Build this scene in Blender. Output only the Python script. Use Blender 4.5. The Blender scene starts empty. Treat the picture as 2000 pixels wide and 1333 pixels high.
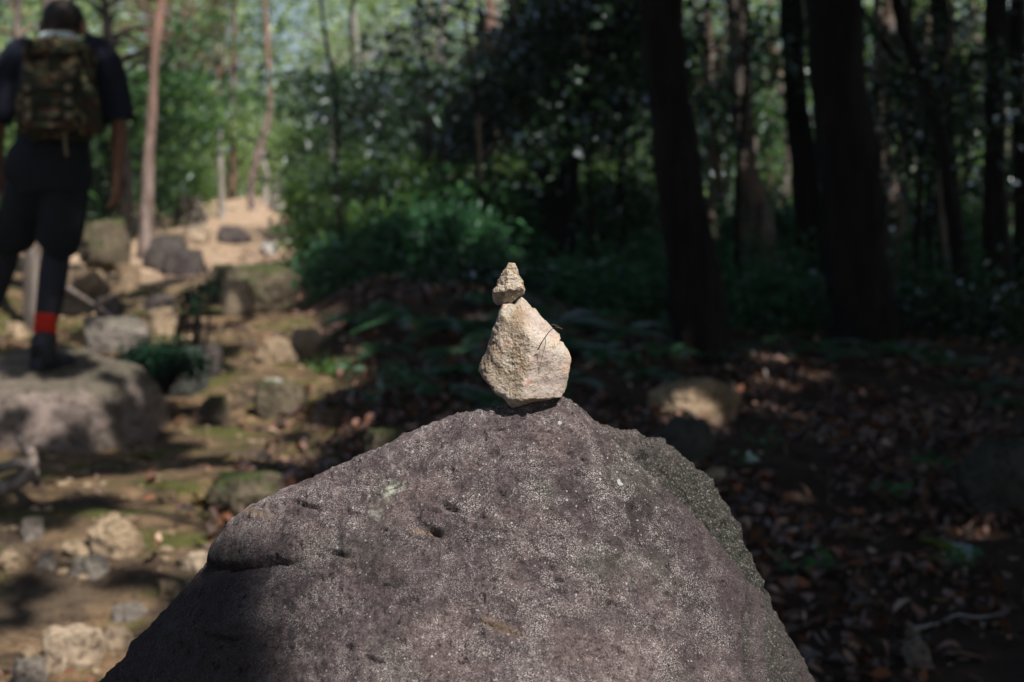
import bpy, math, random
import numpy as np
from mathutils import Vector

R = random.Random(7)
rng = np.random.default_rng(11)
scene = bpy.context.scene
col = scene.collection
FPX = 2778.0                       # focal length in photo pixels (50 mm on a 36 mm frame)
PITCH = math.radians(3.43)
HC = 1.3                           # camera height over the datum
SUN_EL, SUN_AZ = math.radians(51), math.radians(53)     # azimuth: behind the camera plane, to the right
SUN = np.array([math.cos(SUN_EL)*math.cos(SUN_AZ), -math.cos(SUN_EL)*math.sin(SUN_AZ), math.sin(SUN_EL)])

# ------------------------------------------------------------------ helpers
def ray(px, py):
    xc, yc = (px-1000)/FPX, (666.5-py)/FPX
    return np.array([xc, math.cos(PITCH)+math.sin(PITCH)*yc, -math.sin(PITCH)+math.cos(PITCH)*yc])
def P(px, py, d):
    r = ray(px, py)
    p = r*(d/r[1]); p[2] += HC
    return p
def to_px(v):
    y, z = v[:, 1], v[:, 2]-HC
    dep = y*math.cos(PITCH)-z*math.sin(PITCH)
    up = y*math.sin(PITCH)+z*math.cos(PITCH)
    return 1000+FPX*v[:, 0]/dep, 666.5-FPX*up/dep

_perm = np.random.default_rng(3).permutation(256)
_perm = np.concatenate([_perm, _perm, _perm])
_grad = np.random.default_rng(4).normal(size=(256, 3)); _grad /= np.linalg.norm(_grad, axis=1)[:, None]
def perlin(p):
    i = np.floor(p).astype(np.int64); f = p-i; i &= 255
    u = f*f*f*(f*(f*6-15)+10)
    out = 0
    for dx in (0, 1):
        wx = u[:, 0] if dx else 1-u[:, 0]
        for dy in (0, 1):
            wy = u[:, 1] if dy else 1-u[:, 1]
            for dz in (0, 1):
                wz = u[:, 2] if dz else 1-u[:, 2]
                h = _perm[_perm[_perm[(i[:, 0]+dx) & 255]+((i[:, 1]+dy) & 255)]+((i[:, 2]+dz) & 255)]
                g = _grad[h]
                out = out+wx*wy*wz*(g[:, 0]*(f[:, 0]-dx)+g[:, 1]*(f[:, 1]-dy)+g[:, 2]*(f[:, 2]-dz))
    return out*1.5
def fbm(p, octv=4, lac=2.03, gain=.5):
    a, s, o = 1.0, 0, 0
    p = np.array(p, float)
    for k in range(octv):
        s = s+a*perlin(p+k*17.3); p = p*lac; a *= gain
    return s
def smooth(a, b, x):
    t = np.clip((x-a)/(b-a), 0, 1); return t*t*(3-2*t)

def mesh_np(name, verts, faces, smooth_shade=True):
    me = bpy.data.meshes.new(name)
    verts = np.asarray(verts, np.float32); faces = np.asarray(faces, np.int32)
    n, k = faces.shape
    me.vertices.add(len(verts)); me.vertices.foreach_set('co', verts.ravel())
    me.loops.add(n*k); me.loops.foreach_set('vertex_index', faces.ravel())
    me.polygons.add(n)
    me.polygons.foreach_set('loop_start', np.arange(0, n*k, k, dtype=np.int32))
    me.polygons.foreach_set('use_smooth', np.full(n, smooth_shade))
    me.update(calc_edges=True); me.validate()
    return me
def point_attr(me, name, vals):
    a = me.attributes.new(name, 'FLOAT', 'POINT'); a.data.foreach_set('value', np.asarray(vals, np.float32))
def ob(name, me, mat=None, parent=None, loc=(0, 0, 0)):
    o = bpy.data.objects.new(name, me); col.objects.link(o)
    o.location = loc
    if mat is not None and me is not None:
        me.materials.append(mat)
    if parent: o.parent = parent
    return o
def tag(o, label=None, cat=None, group=None, kind=None):
    if label: o['label'] = label
    if cat: o['category'] = cat
    if group: o['group'] = group
    if kind: o['kind'] = kind
    return o
def merge(parts):
    V, F, n = [], [], 0
    for v, f in parts:
        V.append(np.asarray(v, float)); F.append(np.asarray(f)+n); n += len(v)
    return np.concatenate(V), np.concatenate(F)

_ico = {}
def ico(level):
    if level not in _ico:
        t = (1+5**.5)/2
        v = [(-1, t, 0), (1, t, 0), (-1, -t, 0), (1, -t, 0), (0, -1, t), (0, 1, t), (0, -1, -t), (0, 1, -t), (t, 0, -1), (t, 0, 1), (-t, 0, -1), (-t, 0, 1)]
        f = [(0, 11, 5), (0, 5, 1), (0, 1, 7), (0, 7, 10), (0, 10, 11), (1, 5, 9), (5, 11, 4), (11, 10, 2), (10, 7, 6), (7, 1, 8), (3, 9, 4), (3, 4, 2), (3, 2, 6), (3, 6, 8), (3, 8, 9), (4, 9, 5), (2, 4, 11), (6, 2, 10), (8, 6, 7), (9, 8, 1)]
        v = [np.array(p)/np.linalg.norm(p) for p in v]
        for _ in range(level):
            c, nf = {}, []
            def mid(a, b):
                k = (a, b) if a < b else (b, a)
                if k not in c:
                    m = v[a]+v[b]; v.append(m/np.linalg.norm(m)); c[k] = len(v)-1
                return c[k]
            for a, b, d in f:
                x, y, z = mid(a, b), mid(b, d), mid(d, a)
                nf += [(a, x, z), (b, y, x), (d, z, y), (x, y, z)]
            f = nf
        _ico[level] = (np.array(v), np.array(f))
    return _ico[level]

def catmull(pts, n):
    pts = np.array(pts, float)
    q = np.vstack([2*pts[0]-pts[1], pts, 2*pts[-1]-pts[-2]])
    out = []
    for i in range(1, len(q)-2):
        for t in np.linspace(0, 1, n, endpoint=False):
            a, b, c, d = q[i-1], q[i], q[i+1], q[i+2]
            out.append(.5*((2*b)+(c-a)*t+(2*a-5*b+4*c-d)*t*t+(3*b-a-3*c+d)*t**3))
    out.append(pts[-1])
    return np.array(out)
def tube(pts, rad, seg=10, bump=0., fr=6., cap=True, squash=None):
    pts = np.asarray(pts, float); rad = np.asarray(rad, float); n = len(pts)
    tan = np.gradient(pts, axis=0); tan /= np.linalg.norm(tan, axis=1)[:, None]+1e-9
    ref = np.array([1., 0, 0]) if abs(tan[0][0]) < .8 else np.array([0, 1., 0])
    u = np.cross(tan, ref); u /= np.linalg.norm(u, axis=1)[:, None]+1e-9
    w = np.cross(tan, u)
    a = np.linspace(0, 2*math.pi, seg, endpoint=False)
    V = pts[:, None]+rad[:, None, None]*(np.cos(a)[None, :, None]*u[:, None]+np.sin(a)[None, :, None]*w[:, None])
    V = V.reshape(-1, 3)
    if bump:
        nrm = V-np.repeat(pts, seg, 0); L = np.linalg.norm(nrm, axis=1)[:, None]+1e-9
        q = V*np.array([fr, fr, fr*.3])
        V = V+nrm*(bump*fbm(q, 3)[:, None])
    i = np.arange(n-1)[:, None]*seg; j = np.arange(seg)[None]; j2 = (j+1) % seg
    F = np.stack([i+j, i+j2, i+seg+j2, i+seg+j], -1).reshape(-1, 4)
    if cap:
        V = np.vstack([V, pts[0], pts[-1]]); c0, c1 = n*seg, n*seg+1
        k = np.arange(seg); k2 = (k+1) % seg
        F = np.vstack([F, np.stack([np.full(seg, c0), k2, k, np.full(seg, c0)], -1)[:0], ])
        # caps as thin quads: (centre, a, b, b') keeps all faces four-sided
        cap0 = np.stack([np.full(seg//2, c0), k[1::2][:seg//2]*0+(np.arange(seg//2)*2+2) % seg, np.arange(seg//2)*2+1, np.arange(seg//2)*2], -1)
        b = (n-1)*seg
        cap1 = np.stack([np.full(seg//2, c1), b+np.arange(seg//2)*2, b+np.arange(seg//2)*2+1, b+(np.arange(seg//2)*2+2) % seg], -1)
        F = np.vstack([F, cap0, cap1])
    return V, F

# ------------------------------------------------------------------ terrain
TT = np.array([(-60, -4.5), (-15, -2.4), (-5, -1.75), (0, -1.42), (2, -1.28), (3.8, -1.14), (4.7, -1.015), (5.6, -.90), (6.6, -.80), (7.6, -.684), (9, -.486), (11, -.277), (13.5, .0), (17, .43), (22, .87), (26, 1.05), (31, 1.12), (40, 1.0), (60, .2), (120, 0), (700, 0)])
TR = np.array([(-60, -4.5), (-15, -2.4), (-5, -1.75), (0, -1.42), (2, -1.28), (3.8, -1.14), (5.6, -.90), (8, -.63), (10, -.45), (14, -.3), (20, -.15), (30, .1), (60, .3), (120, 0), (700, 0)])
def g(x, y):
    x = np.asarray(x, float); y = np.asarray(y, float)
    zt = np.interp(y, TT[:, 0], TT[:, 1]); zr = np.interp(y, TR[:, 0], TR[:, 1])
    w = smooth(-1.5, 4.0, x-0*y)
    z = zt*(1-w)+zr*w
    near = smooth(2, 5, y)*(1-smooth(20, 40, y))
    tc = trail_x(y)
    z = z+near*((.12+.16*smooth(6.5, 8.5, y))*smooth(.45, 1.05, x-tc)*(1-smooth(1.3, 3.0, x-tc)))          # bank right of the path
    z = z+near*.42*smooth(-.7, -2.6, x-tc)*smooth(5.2, 7.5, y)*(1-smooth(10, 16, y))        # rising left side
    z = z+1.6*smooth(3, 14, -x+tc)*near
    p = np.stack([x, y, x*0], -1).reshape(-1, 3)
    n = fbm(p*.9, 4).reshape(x.shape)*.055+fbm(p*4.5+7, 3).reshape(x.shape)*.018
    return z+HC+n*(1-smooth(30, 60, np.hypot(x, y)))
def g0(x, y):
    w_ = smooth(-1.5, 4.0, x)
    return np.interp(y, TT[:, 0], TT[:, 1])*(1-w_)+np.interp(y, TR[:, 0], TR[:, 1])*w_+HC
TCX = np.array([(-5, -.6), (2, -.85), (4, -1.1), (5.6, -1.35), (6.6, -1.35), (7.6, -1.45), (9, -1.75), (11, -2.25), (13.5, -2.6), (17, -3.06), (22, -3.96), (26, -4.7), (60, -9)])
def trail_x(y): return np.interp(y, TCX[:, 0], TCX[:, 1])
def hit(px, py):
    r = ray(px, py)/ray(px, py)[1]
    ds = np.arange(2.2, 60, .03)
    pts = r[None]*ds[:, None]; pts[:, 2] += HC
    below = pts[:, 2] < g(pts[:, 0], pts[:, 1])
    k = int(np.argmax(below)) if below.any() else len(ds)-1
    return pts[k]

# lines of sunlight that the canopy leaves open: (point, radius)
LIT = []
def lit_px(px, py, r): LIT.append((hit(px, py), r+(.05 if px < 700 else .01)))
for a in [(500, 495, .45), (440, 500, .35), (565, 505, .35), (300, 470, .3), (470, 660, .22), (505, 705, .18), (590, 655, .2), (560, 620, .16), (420, 620, .16),
          (430, 790, .12), (480, 845, .15), (535, 885, .16), (395, 850, .12), (250, 640, .2), (315, 610, .2), (200, 560, .25), (260, 540, .2), (470, 560, .22), (140, 560, .2),
          (150, 1260, .16), (240, 1200, .1), (60, 1290, .14), (370, 1100, .1), (60, 1080, .12), (170, 1110, .1), (310, 1080, .1), (100, 960, .14), (330, 935, .12), (240, 950, .1), (250, 1040, .1), (130, 1190, .07),
          (1520, 750, .17), (1600, 735, .12), (1455, 765, .1), (1660, 1140, .05), (1560, 970, .07), (1720, 1240, .06), (1600, 850, .05), (1480, 1210, .05), (1900, 1050, .1), (1480, 800, .1), (1555, 815, .08), (1420, 850, .08), (1385, 960, .06), (1500, 705, .12), (1650, 775, .08), (1720, 860, .05), (1590, 1010, .05), (1900, 890, .08), (1640, 1190, .04), (1130, 600, .1), (900, 690, .08), (1330, 700, .08),
          (30, 650, .2), (700, 700, .08), (640, 760, .1), (800, 640, .06)]:
    lit_px(*a)
for a in [(1385, 790, 6.3, .2), (170, 755, 6.35, .14), (110, 790, 6.2, .1), (230, 790, 6.2, .08), (620, 370, 12, .5), (690, 340, 12.5, .5), (780, 370, 12, .3), (870, 420, 11, .2), (960, 560, 8, .1),
          (250, 300, 13, .8), (330, 100, 14, 1.5), (180, 120, 13, .8), (500, 380, 20, 3.0), (480, 250, 22, 4), (600, 250, 25, 5), (400, 150, 24, 4), (960, 150, 16, .25), (880, 230, 15, .3), (1060, 350, 13.6, .6), (1150, 330, 13.8, .5), (980, 330, 13.6, .4),
          (1440, 100, 12, .35), (1450, 300, 12, .2), (1200, 250, 20, 1.6), (1420, 200, 20, 1.6), (1780, 220, 19, 2.0), (1900, 120, 18, 1.6), (1830, 380, 18, 1.2), (1650, 300, 20, 1.5)]:
    LIT.append((P(*a[:3]), a[3]))
BOULDER_LIT = [(np.array([.13, 1.5, HC-.2]), .30), (np.array([.2, 1.38, HC-.36]), .26), (np.array([.03, 1.36, HC-.36]), .2), (np.array([.3, 1.5, HC-.3]), .25), (np.array([-.12, 1.53, HC-.13]), .13), (np.array([-.2, 1.53, HC-.19]), .08), (np.array([.0, 1.55, HC-.02]), .2)]
BOULDER_LIT += [(np.array([.07, 1.36, HC-.34]), .2)]
BOULDER_LIT = [(c, r+.06) for c, r in BOULDER_LIT]
LIT += BOULDER_LIT
SHADE = [(P(110, 130, 6.6), .34), (P(100, 330, 6.7), .34), (P(60, 520, 6.7), .3), (P(228, 300, 6.7), .2), (P(90, 30, 6.7), .3), (P(95, 680, 6.65), .22), (P(185, 170, 6.7), .25), (P(30, 200, 6.7), .25)]
LC = np.array([c for c, r in LIT]); LR = np.array([r for c, r in LIT])
def sunlit(pts):
    """True where a leaf would stand in one of the open lines of sunlight."""
    out = np.zeros(len(pts), bool)
    for c, r in zip(LC, LR):
        d = pts-c; t = d@SUN
        q = d-t[:, None]*SUN
        out |= (t > .9*max(r, .3)) & ((q*q).sum(1) < r*r)
    # loose dapple over the path, the crest of the trail and the bushes on its right
    gp_ = pts.copy()
    for _ in range(3):
        gp_ = pts-SUN*((pts[:, 2]-g0(gp_[:, 0], gp_[:, 1]))/SUN[2])[:, None]
    x, y = gp_[:, 0], gp_[:, 1]; u = x-trail_x(y)
    n = fbm(np.stack([x*1.7, y*1.3, x*0+2.5], -1), 3)
    thr = np.where(u < .7, -.02, np.where((y > 9.5) & (x < .4), -.06, 9.))
    thr = np.where((y > 12) & (u < 1.5), -.6, thr)
    thr = np.where((y > 13) & (x > .4), -.02, thr)
    thr = np.where((u > 1.6) & (y > 10) & (y < 16) & (x < .6) & (gp_[:, 2] > -9) & (pts[:, 2]-HC > .9) & (pts[:, 2]-HC < 2.9), 9., thr)
    thr = np.where((y < 3.5), 9., thr)
    h = pts[:, 2]-gp_[:, 2]
    out |= (n > thr) & (h > 1.6)
    for c, r in SHADE:
        d = pts-c; t = d@SUN; q = d-t[:, None]*SUN
        out &= ~((t > 0) & ((q*q).sum(1) < r*r))
    return out
def boulder_line(pts):
    for c, r in BOULDER_LIT+[LIT[k_] for k_ in range(0, 20)]:
        d = pts-c; t = d@SUN; q = d-t[:, None]*SUN
        if ((t > .3) & ((q*q).sum(1) < (r+.05)**2)).any(): return True
    return False
def in_view(pts, margin=20):
    px, py = to_px(pts); ok = pts[:, 1] > .3
    return ok & (px > -margin) & (px < 2000+margin) & (py > -margin) & (py < 1333+margin)

# ------------------------------------------------------------------ materials
class NB:
    def __init__(s, name):
        s.m = bpy.data.materials.new(name); s.m.use_nodes = True
        s.nt = s.m.node_tree; s.nt.nodes.clear()
        s.out = s.n('ShaderNodeOutputMaterial')
    def n(s, t, **kw):
        nd = s.nt.nodes.new(t)
        for k, v in kw.items():
            setattr(nd, k, v)
        return nd
    def l(s, a, b): s.nt.links.new(a, b)
    def put(s, sock, v):
        if isinstance(v, bpy.types.NodeSocket): s.l(v, sock)
        else:
            if isinstance(v, tuple) and len(v) == 3 and sock.type == 'RGBA': v = v+(1,)
            sock.default_value = v
    def coord(s, scale=1., kind='Object'):
        tc = s.n('ShaderNodeTexCoord')
        mp = s.n('ShaderNodeMapping'); s.l(tc.outputs[kind], mp.inputs[0])
        mp.inputs['Scale'].default_value = (scale,)*3 if not isinstance(scale, tuple) else scale
        return mp.outputs[0]
    def noise(s, scale, detail=4, rough=.55, vec=None, dist=0.):
        t = s.n('ShaderNodeTexNoise'); t.inputs['Scale'].default_value = scale
        t.inputs['Detail'].default_value = detail; t.inputs['Roughness'].default_value = rough; t.inputs['Distortion'].default_value = dist
        s.l(vec if vec is not None else s.coord(), t.inputs['Vector'])
        return t.outputs['Fac']
    def voro(s, scale, vec=None, feature='F1', rand=1.):
        t = s.n('ShaderNodeTexVoronoi', feature=feature); t.inputs['Scale'].default_value = scale
        t.inputs['Randomness'].default_value = rand
        s.l(vec if vec is not None else s.coord(), t.inputs['Vector'])
        return t
    def ramp(s, fac, stops, interp='LINEAR'):
        r = s.n('ShaderNodeValToRGB'); r.color_ramp.interpolation = interp
        e = r.color_ramp.elements
        while len(e) < len(stops): e.new(.5)
        for k, (p, c) in enumerate(stops):
            e[k].position = p; e[k].color = (c, c, c, 1) if not isinstance(c, tuple) else c+(1,)
        s.put(r.inputs[0], fac)
        return r.outputs[0]
    def mix(s, fac, a, b, mode='MIX'):
        m = s.n('ShaderNodeMix', data_type='RGBA', blend_type=mode)
        s.put(m.inputs[0], fac); s.put(m.inputs[6], a); s.put(m.inputs[7], b)
        return m.outputs[2]
    def math(s, op, a, b=0.):
        m = s.n('ShaderNodeMath', operation=op); s.put(m.inputs[0], a); s.put(m.inputs[1], b)
        return m.outputs[0]
    def attr(s, name):
        a = s.n('ShaderNodeAttribute', attribute_name=name); return a.outputs['Fac']
    def bump(s, h, strength=.5, dist=.01, normal=None):
        b = s.n('ShaderNodeBump'); b.inputs['Strength'].default_value = strength; b.inputs['Distance'].default_value = dist
        s.l(h, b.inputs['Height'])
        if normal: s.l(normal, b.inputs['Normal'])
        return b.outputs[0]
    def bsdf(s, colr, rough=.8, normal=None, spec=.3):
        b = s.n('ShaderNodeBsdfPrincipled')
        s.put(b.inputs['Base Color'], colr); s.put(b.inputs['Roughness'], rough)
        b.inputs['Specular IOR Level'].default_value = spec
        if normal: s.l(normal, b.inputs['Normal'])
        s.l(b.outputs[0], s.out.inputs[0])
        return b

def mat_boulder():
    b = NB('boulder_granite')
    big = b.noise(4.5, 6, .6); mid = b.noise(75, 6, .75); fine = b.noise(330, 4, .8); grain = b.noise(760, 3, .75)
    lum = b.math('ADD', b.math('MULTIPLY', big, .60), b.math('MULTIPLY', mid, .42))
    c = b.ramp(lum, [(.39, (.026, .018, .021)), (.46, (.070, .049, .054)), (.55, (.160, .116, .120)), (.65, (.45, .37, .35))])
    pink = b.ramp(b.noise(14, 3), [(.5, 0.), (.66, .45)])
    c = b.mix(pink, c, (.27, .185, .175))
    green = b.ramp(b.noise(10, 5, .6, b.coord((1, 1, 1.3))), [(.54, 0.), (.70, .4)])
    c = b.mix(green, c, (.15, .155, .115))
    dark = b.ramp(fine, [(.38, .85), (.53, 0.)])
    c = b.mix(dark, c, (.022, .018, .018))
    wsp = b.ramp(grain, [(.52, 0.), (.57, 1.)])
    wmask = b.ramp(b.noise(26, 6, .8), [(.45, .08), (.62, .9)])
    c = b.mix(b.math('MULTIPLY', wsp, wmask), c, (.74, .67, .64))
    # loose white crystals
    v = b.voro(300); sel = b.n('ShaderNodeSeparateColor'); b.l(v.outputs['Color'], sel.inputs[0])
    dot = b.math('MULTIPLY', b.math('LESS_THAN', v.outputs['Distance'], b.math('MULTIPLY', sel.outputs[1], .42)), b.math('GREATER_THAN', sel.outputs[0], b.math('ADD', .84, b.math('MULTIPLY', b.ramp(big, [(.4, 0.), (.62, 1.)]), .13))))
    c = b.mix(b.math('MULTIPLY', dot, .8), c, (.62, .57, .55))
    v3 = b.voro(26); sel3 = b.n('ShaderNodeSeparateColor'); b.l(v3.outputs['Color'], sel3.inputs[0])
    dot3 = b.math('MULTIPLY', b.math('LESS_THAN', b.math('ADD', v3.outputs['Distance'], b.math('MULTIPLY', mid, .12)), .165), b.math('GREATER_THAN', sel3.outputs[1], .86))
    c = b.mix(dot3, c, (.62, .64, .62))
    # purple mineral tone mixed with painted shade; pale lichen and tan scars
    c = b.mix(b.math('MULTIPLY', b.attr('mineral_shade'), .85), c, b.mix(fine, (.022, .015, .017), (.085, .060, .064)))
    wk = b.math('MULTIPLY', b.attr('mineral_shade'), b.ramp(grain, [(.56, 0.), (.68, .75)]))
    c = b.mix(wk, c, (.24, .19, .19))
    c = b.mix(b.math('MULTIPLY', b.attr('lichen'), b.ramp(b.noise(150, 4, .7), [(.42, .05), (.54, .95)])), c, (.50, .53, .43))
    c = b.mix(b.math('MULTIPLY', b.attr('scar'), .8), c, (.36, .245, .16))
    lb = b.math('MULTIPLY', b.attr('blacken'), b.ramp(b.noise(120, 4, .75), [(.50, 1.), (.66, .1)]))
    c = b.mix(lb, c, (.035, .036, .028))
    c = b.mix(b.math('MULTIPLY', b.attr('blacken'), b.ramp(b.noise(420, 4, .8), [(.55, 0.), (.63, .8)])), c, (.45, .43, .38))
    h = b.math('ADD', b.math('MULTIPLY', fine, 1.), b.math('MULTIPLY', grain, .5))
    nrm = b.bump(h, 1., .008)
    nrm = b.bump(b.noise(80, 5, .75), .9, .008, nrm)
    b.bsdf(c, b.ramp(grain, [(.3, .95), (.7, .6)]), nrm, .35)
    return b.m

def mat_cairn(rough_left=True):
    b = NB('cairn_stone')
    n1 = b.noise(30, 5, .6); n2 = b.noise(110, 5, .7); n3 = b.noise(420, 3, .65)
    c = b.ramp(n1, [(.32, (.25, .175, .115)), (.44, (.375, .29, .21)), (.54, (.46, .375, .29)), (.66, (.57, .51, .44))])
    sm = b.attr('smooth_face')
    c = b.mix(sm, c, b.ramp(b.noise(45, 4, .6), [(.3, (.33, .265, .23)), (.6, (.46, .385, .34))]))
    ora = b.ramp(b.noise(26, 3, .5, b.coord((1, 1, 1))), [(.56, 0.), (.68, .5)])
    c = b.mix(ora, c, (.47, .28, .14))
    red = b.ramp(b.noise(60, 3, .5), [(.64, 0.), (.70, .6)])
    c = b.mix(red, c, (.42, .17, .11))
    gry = b.ramp(b.noise(38, 4, .6), [(.53, 0.), (.66, .65)])
    c = b.mix(gry, c, (.40, .385, .33))
    pit = b.ramp(n2, [(.33, .8), (.45, 0.)])
    c = b.mix(b.math('MULTIPLY', pit, b.math('SUBTRACT', 1., b.math('MULTIPLY', sm, .4))), c, (.10, .072, .05))
    c = b.mix(b.ramp(n3, [(.36, .5), (.46, 0.)]), c, (.14, .10, .075))
    c = b.mix(b.math('MULTIPLY', b.attr('stain'), b.ramp(n2, [(.35, .9), (.6, .3)])), c, (.16, .115, .10))
    rgh = b.math('SUBTRACT', 1.1, b.math('MULTIPLY', sm, .65))
    h = b.math('MULTIPLY', b.math('ADD', n2, b.math('MULTIPLY', n3, .4)), rgh)
    nrm = b.bump(h, .85, .006)
    b.bsdf(c, .85, nrm, .3)
    return b.m

def mat_rock(name, ca, cb, moss=0., mosscol=(.055, .075, .02), scale=6.):
    b = NB(name)
    oi = b.n('ShaderNodeObjectInfo')
    tc = b.n('ShaderNodeTexCoord'); ad = b.n('ShaderNodeVectorMath', operation='ADD')
    sc = b.n('ShaderNodeVectorMath', operation='SCALE'); b.l(oi.outputs['Location'], sc.inputs[0]); sc.inputs[3].default_value = 3.7
    b.l(tc.outputs['Object'], ad.inputs[0]); b.l(sc.outputs[0], ad.inputs[1]); vec = ad.outputs[0]
    n1 = b.noise(scale, 6, .62, vec); n2 = b.noise(scale*7, 4, .65, vec)
    c = b.ramp(n1, [(.33, ca), (.66, cb)])
    dk = tuple(k*.35 for k in ca)
    c = b.mix(b.ramp(n2, [(.36, .8), (.5, 0.)]), c, dk)
    c = b.mix(b.ramp(b.noise(scale*25, 2, .6, vec), [(.58, 0.), (.7, .4)]), c, tuple(min(1, k*1.7) for k in cb))
    if moss:
        ge = b.n('ShaderNodeNewGeometry'); sx = b.n('ShaderNodeSeparateXYZ'); b.l(ge.outputs['Normal'], sx.inputs[0])
        mm = b.math('ADD', b.math('MULTIPLY', sx.outputs[2], .35), b.noise(scale*1.3, 5, .7, vec))
        c = b.mix(b.math('MULTIPLY', b.ramp(mm, [(.62, 0.), (.8, 1.)]), moss), c, b.mix(n2, tuple(k*.5 for k in mosscol), mosscol))
    nrm = b.bump(b.math('ADD', n2, b.math('MULTIPLY', n1, 2.)), .8, .02)
    b.bsdf(c, .9, nrm, .2)
    return b.m

def mat_ground():
    b = NB('forest_soil')
    t = b.attr('trail')
    n1 = b.noise(1.4, 5, .6); n2 = b.noise(9, 5, .65); n3 = b.noise(60, 4, .7)
    sand = b.ramp(n2, [(.3, (.11, .069, .038)), (.5, (.215, .138, .076)), (.68, (.35, .228, .128))])
    sand = b.mix(b.ramp(n1, [(.46, 0.), (.60, .8)]), sand, (.085, .066, .048))
    sand = b.mix(b.ramp(b.noise(4.5, 6, .75, b.coord((1, 1.6, 1))), [(.50, 0.), (.56, .85)]), sand, b.ramp(n3, [(.3, (.02, .014, .010)), (.65, (.075, .050, .036))]))
    litter = b.ramp(n2, [(.3, (.018, .012, .009)), (.55, (.05, .031, .022)), (.7, (.085, .05, .035))])
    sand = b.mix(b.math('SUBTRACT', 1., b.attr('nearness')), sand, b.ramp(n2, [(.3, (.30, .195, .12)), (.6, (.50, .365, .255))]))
    edge = b.ramp(b.math('ADD', t, b.math('MULTIPLY', b.math('SUBTRACT', n1, .5), 1.1)), [(.42, 0.), (.6, 1.)])
    c = b.mix(edge, litter, sand)
    moss = b.ramp(b.noise(2.6, 5, .65, b.coord((1, 1.4, 1))), [(.49, 0.), (.60, .9)])
    c = b.mix(b.math('MULTIPLY', moss, b.math('MULTIPLY', t, b.attr('nearness'))), c, b.mix(n3, (.035, .045, .010), (.135, .14, .035)))
    dk = b.ramp(n3, [(.34, .75), (.48, 0.)])
    c = b.mix(dk, c, (.025, .018, .012))
    nrm = b.bump(b.math('ADD', n3, b.math('MULTIPLY', n2, 1.5)), .8, .03)
    b.bsdf(c, .95, nrm, .15)
    return b.m

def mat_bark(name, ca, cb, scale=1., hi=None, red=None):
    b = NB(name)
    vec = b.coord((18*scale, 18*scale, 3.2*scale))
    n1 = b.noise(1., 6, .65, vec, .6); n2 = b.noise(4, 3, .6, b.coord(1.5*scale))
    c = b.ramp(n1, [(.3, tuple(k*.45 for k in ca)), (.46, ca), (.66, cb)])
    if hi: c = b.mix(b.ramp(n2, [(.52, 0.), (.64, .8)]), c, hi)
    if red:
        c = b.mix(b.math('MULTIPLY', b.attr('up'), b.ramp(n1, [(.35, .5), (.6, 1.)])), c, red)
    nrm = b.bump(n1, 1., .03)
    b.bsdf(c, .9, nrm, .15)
    return b.m

def mat_leaf(name, ca, cb, trans=.45, gloss=.25, rough=.35):
    b = NB(name)
    ge = b.n('ShaderNodeNewGeometry')
    c = b.ramp(ge.outputs['Random Per Island'], [(0., ca), (.7, cb), (1., tuple(min(1, k*1.5) for k in cb))])
    d = b.n('ShaderNodeBsdfDiffuse'); b.l(c, d.inputs[0])
    t = b.n('ShaderNodeBsdfTranslucent'); b.l(b.mix(.5, c, (cb[0]*1.6, cb[1]*1.7, cb[2]*.7)), t.inputs[0])
    mx = b.n('ShaderNodeMixShader'); mx.inputs[0].default_value = trans
    b.l(d.outputs[0], mx.inputs[1]); b.l(t.outputs[0], mx.inputs[2])
    gl = b.n('ShaderNodeBsdfGlossy'); gl.inputs['Roughness'].default_value = rough; gl.inputs[0].default_value = (.9, .95, 1, 1)
    fr = b.n('ShaderNodeFresnel'); fr.inputs[0].default_value = 1.4
    m2 = b.n('ShaderNodeMixShader'); b.l(b.math('MULTIPLY', fr.outputs[0], gloss*4), m2.inputs[0])
    b.l(mx.outputs[0], m2.inputs[1]); b.l(gl.outputs[0], m2.inputs[2]); b.l(m2.outputs[0], b.out.inputs[0])
    return b.m
def mat_plain(name, c, rough=.8, var=.25, scale=60., bump=.3, spec=.3):
    b = NB(name)
    n = b.noise(scale, 4, .6)
    b.bsdf(b.ramp(n, [(.3, tuple(k*(1-var) for k in c)), (.7, tuple(min(1, k*(1+var)) for k in c))]), rough, b.bump(n, bump, .01), spec)
    return b.m

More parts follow.
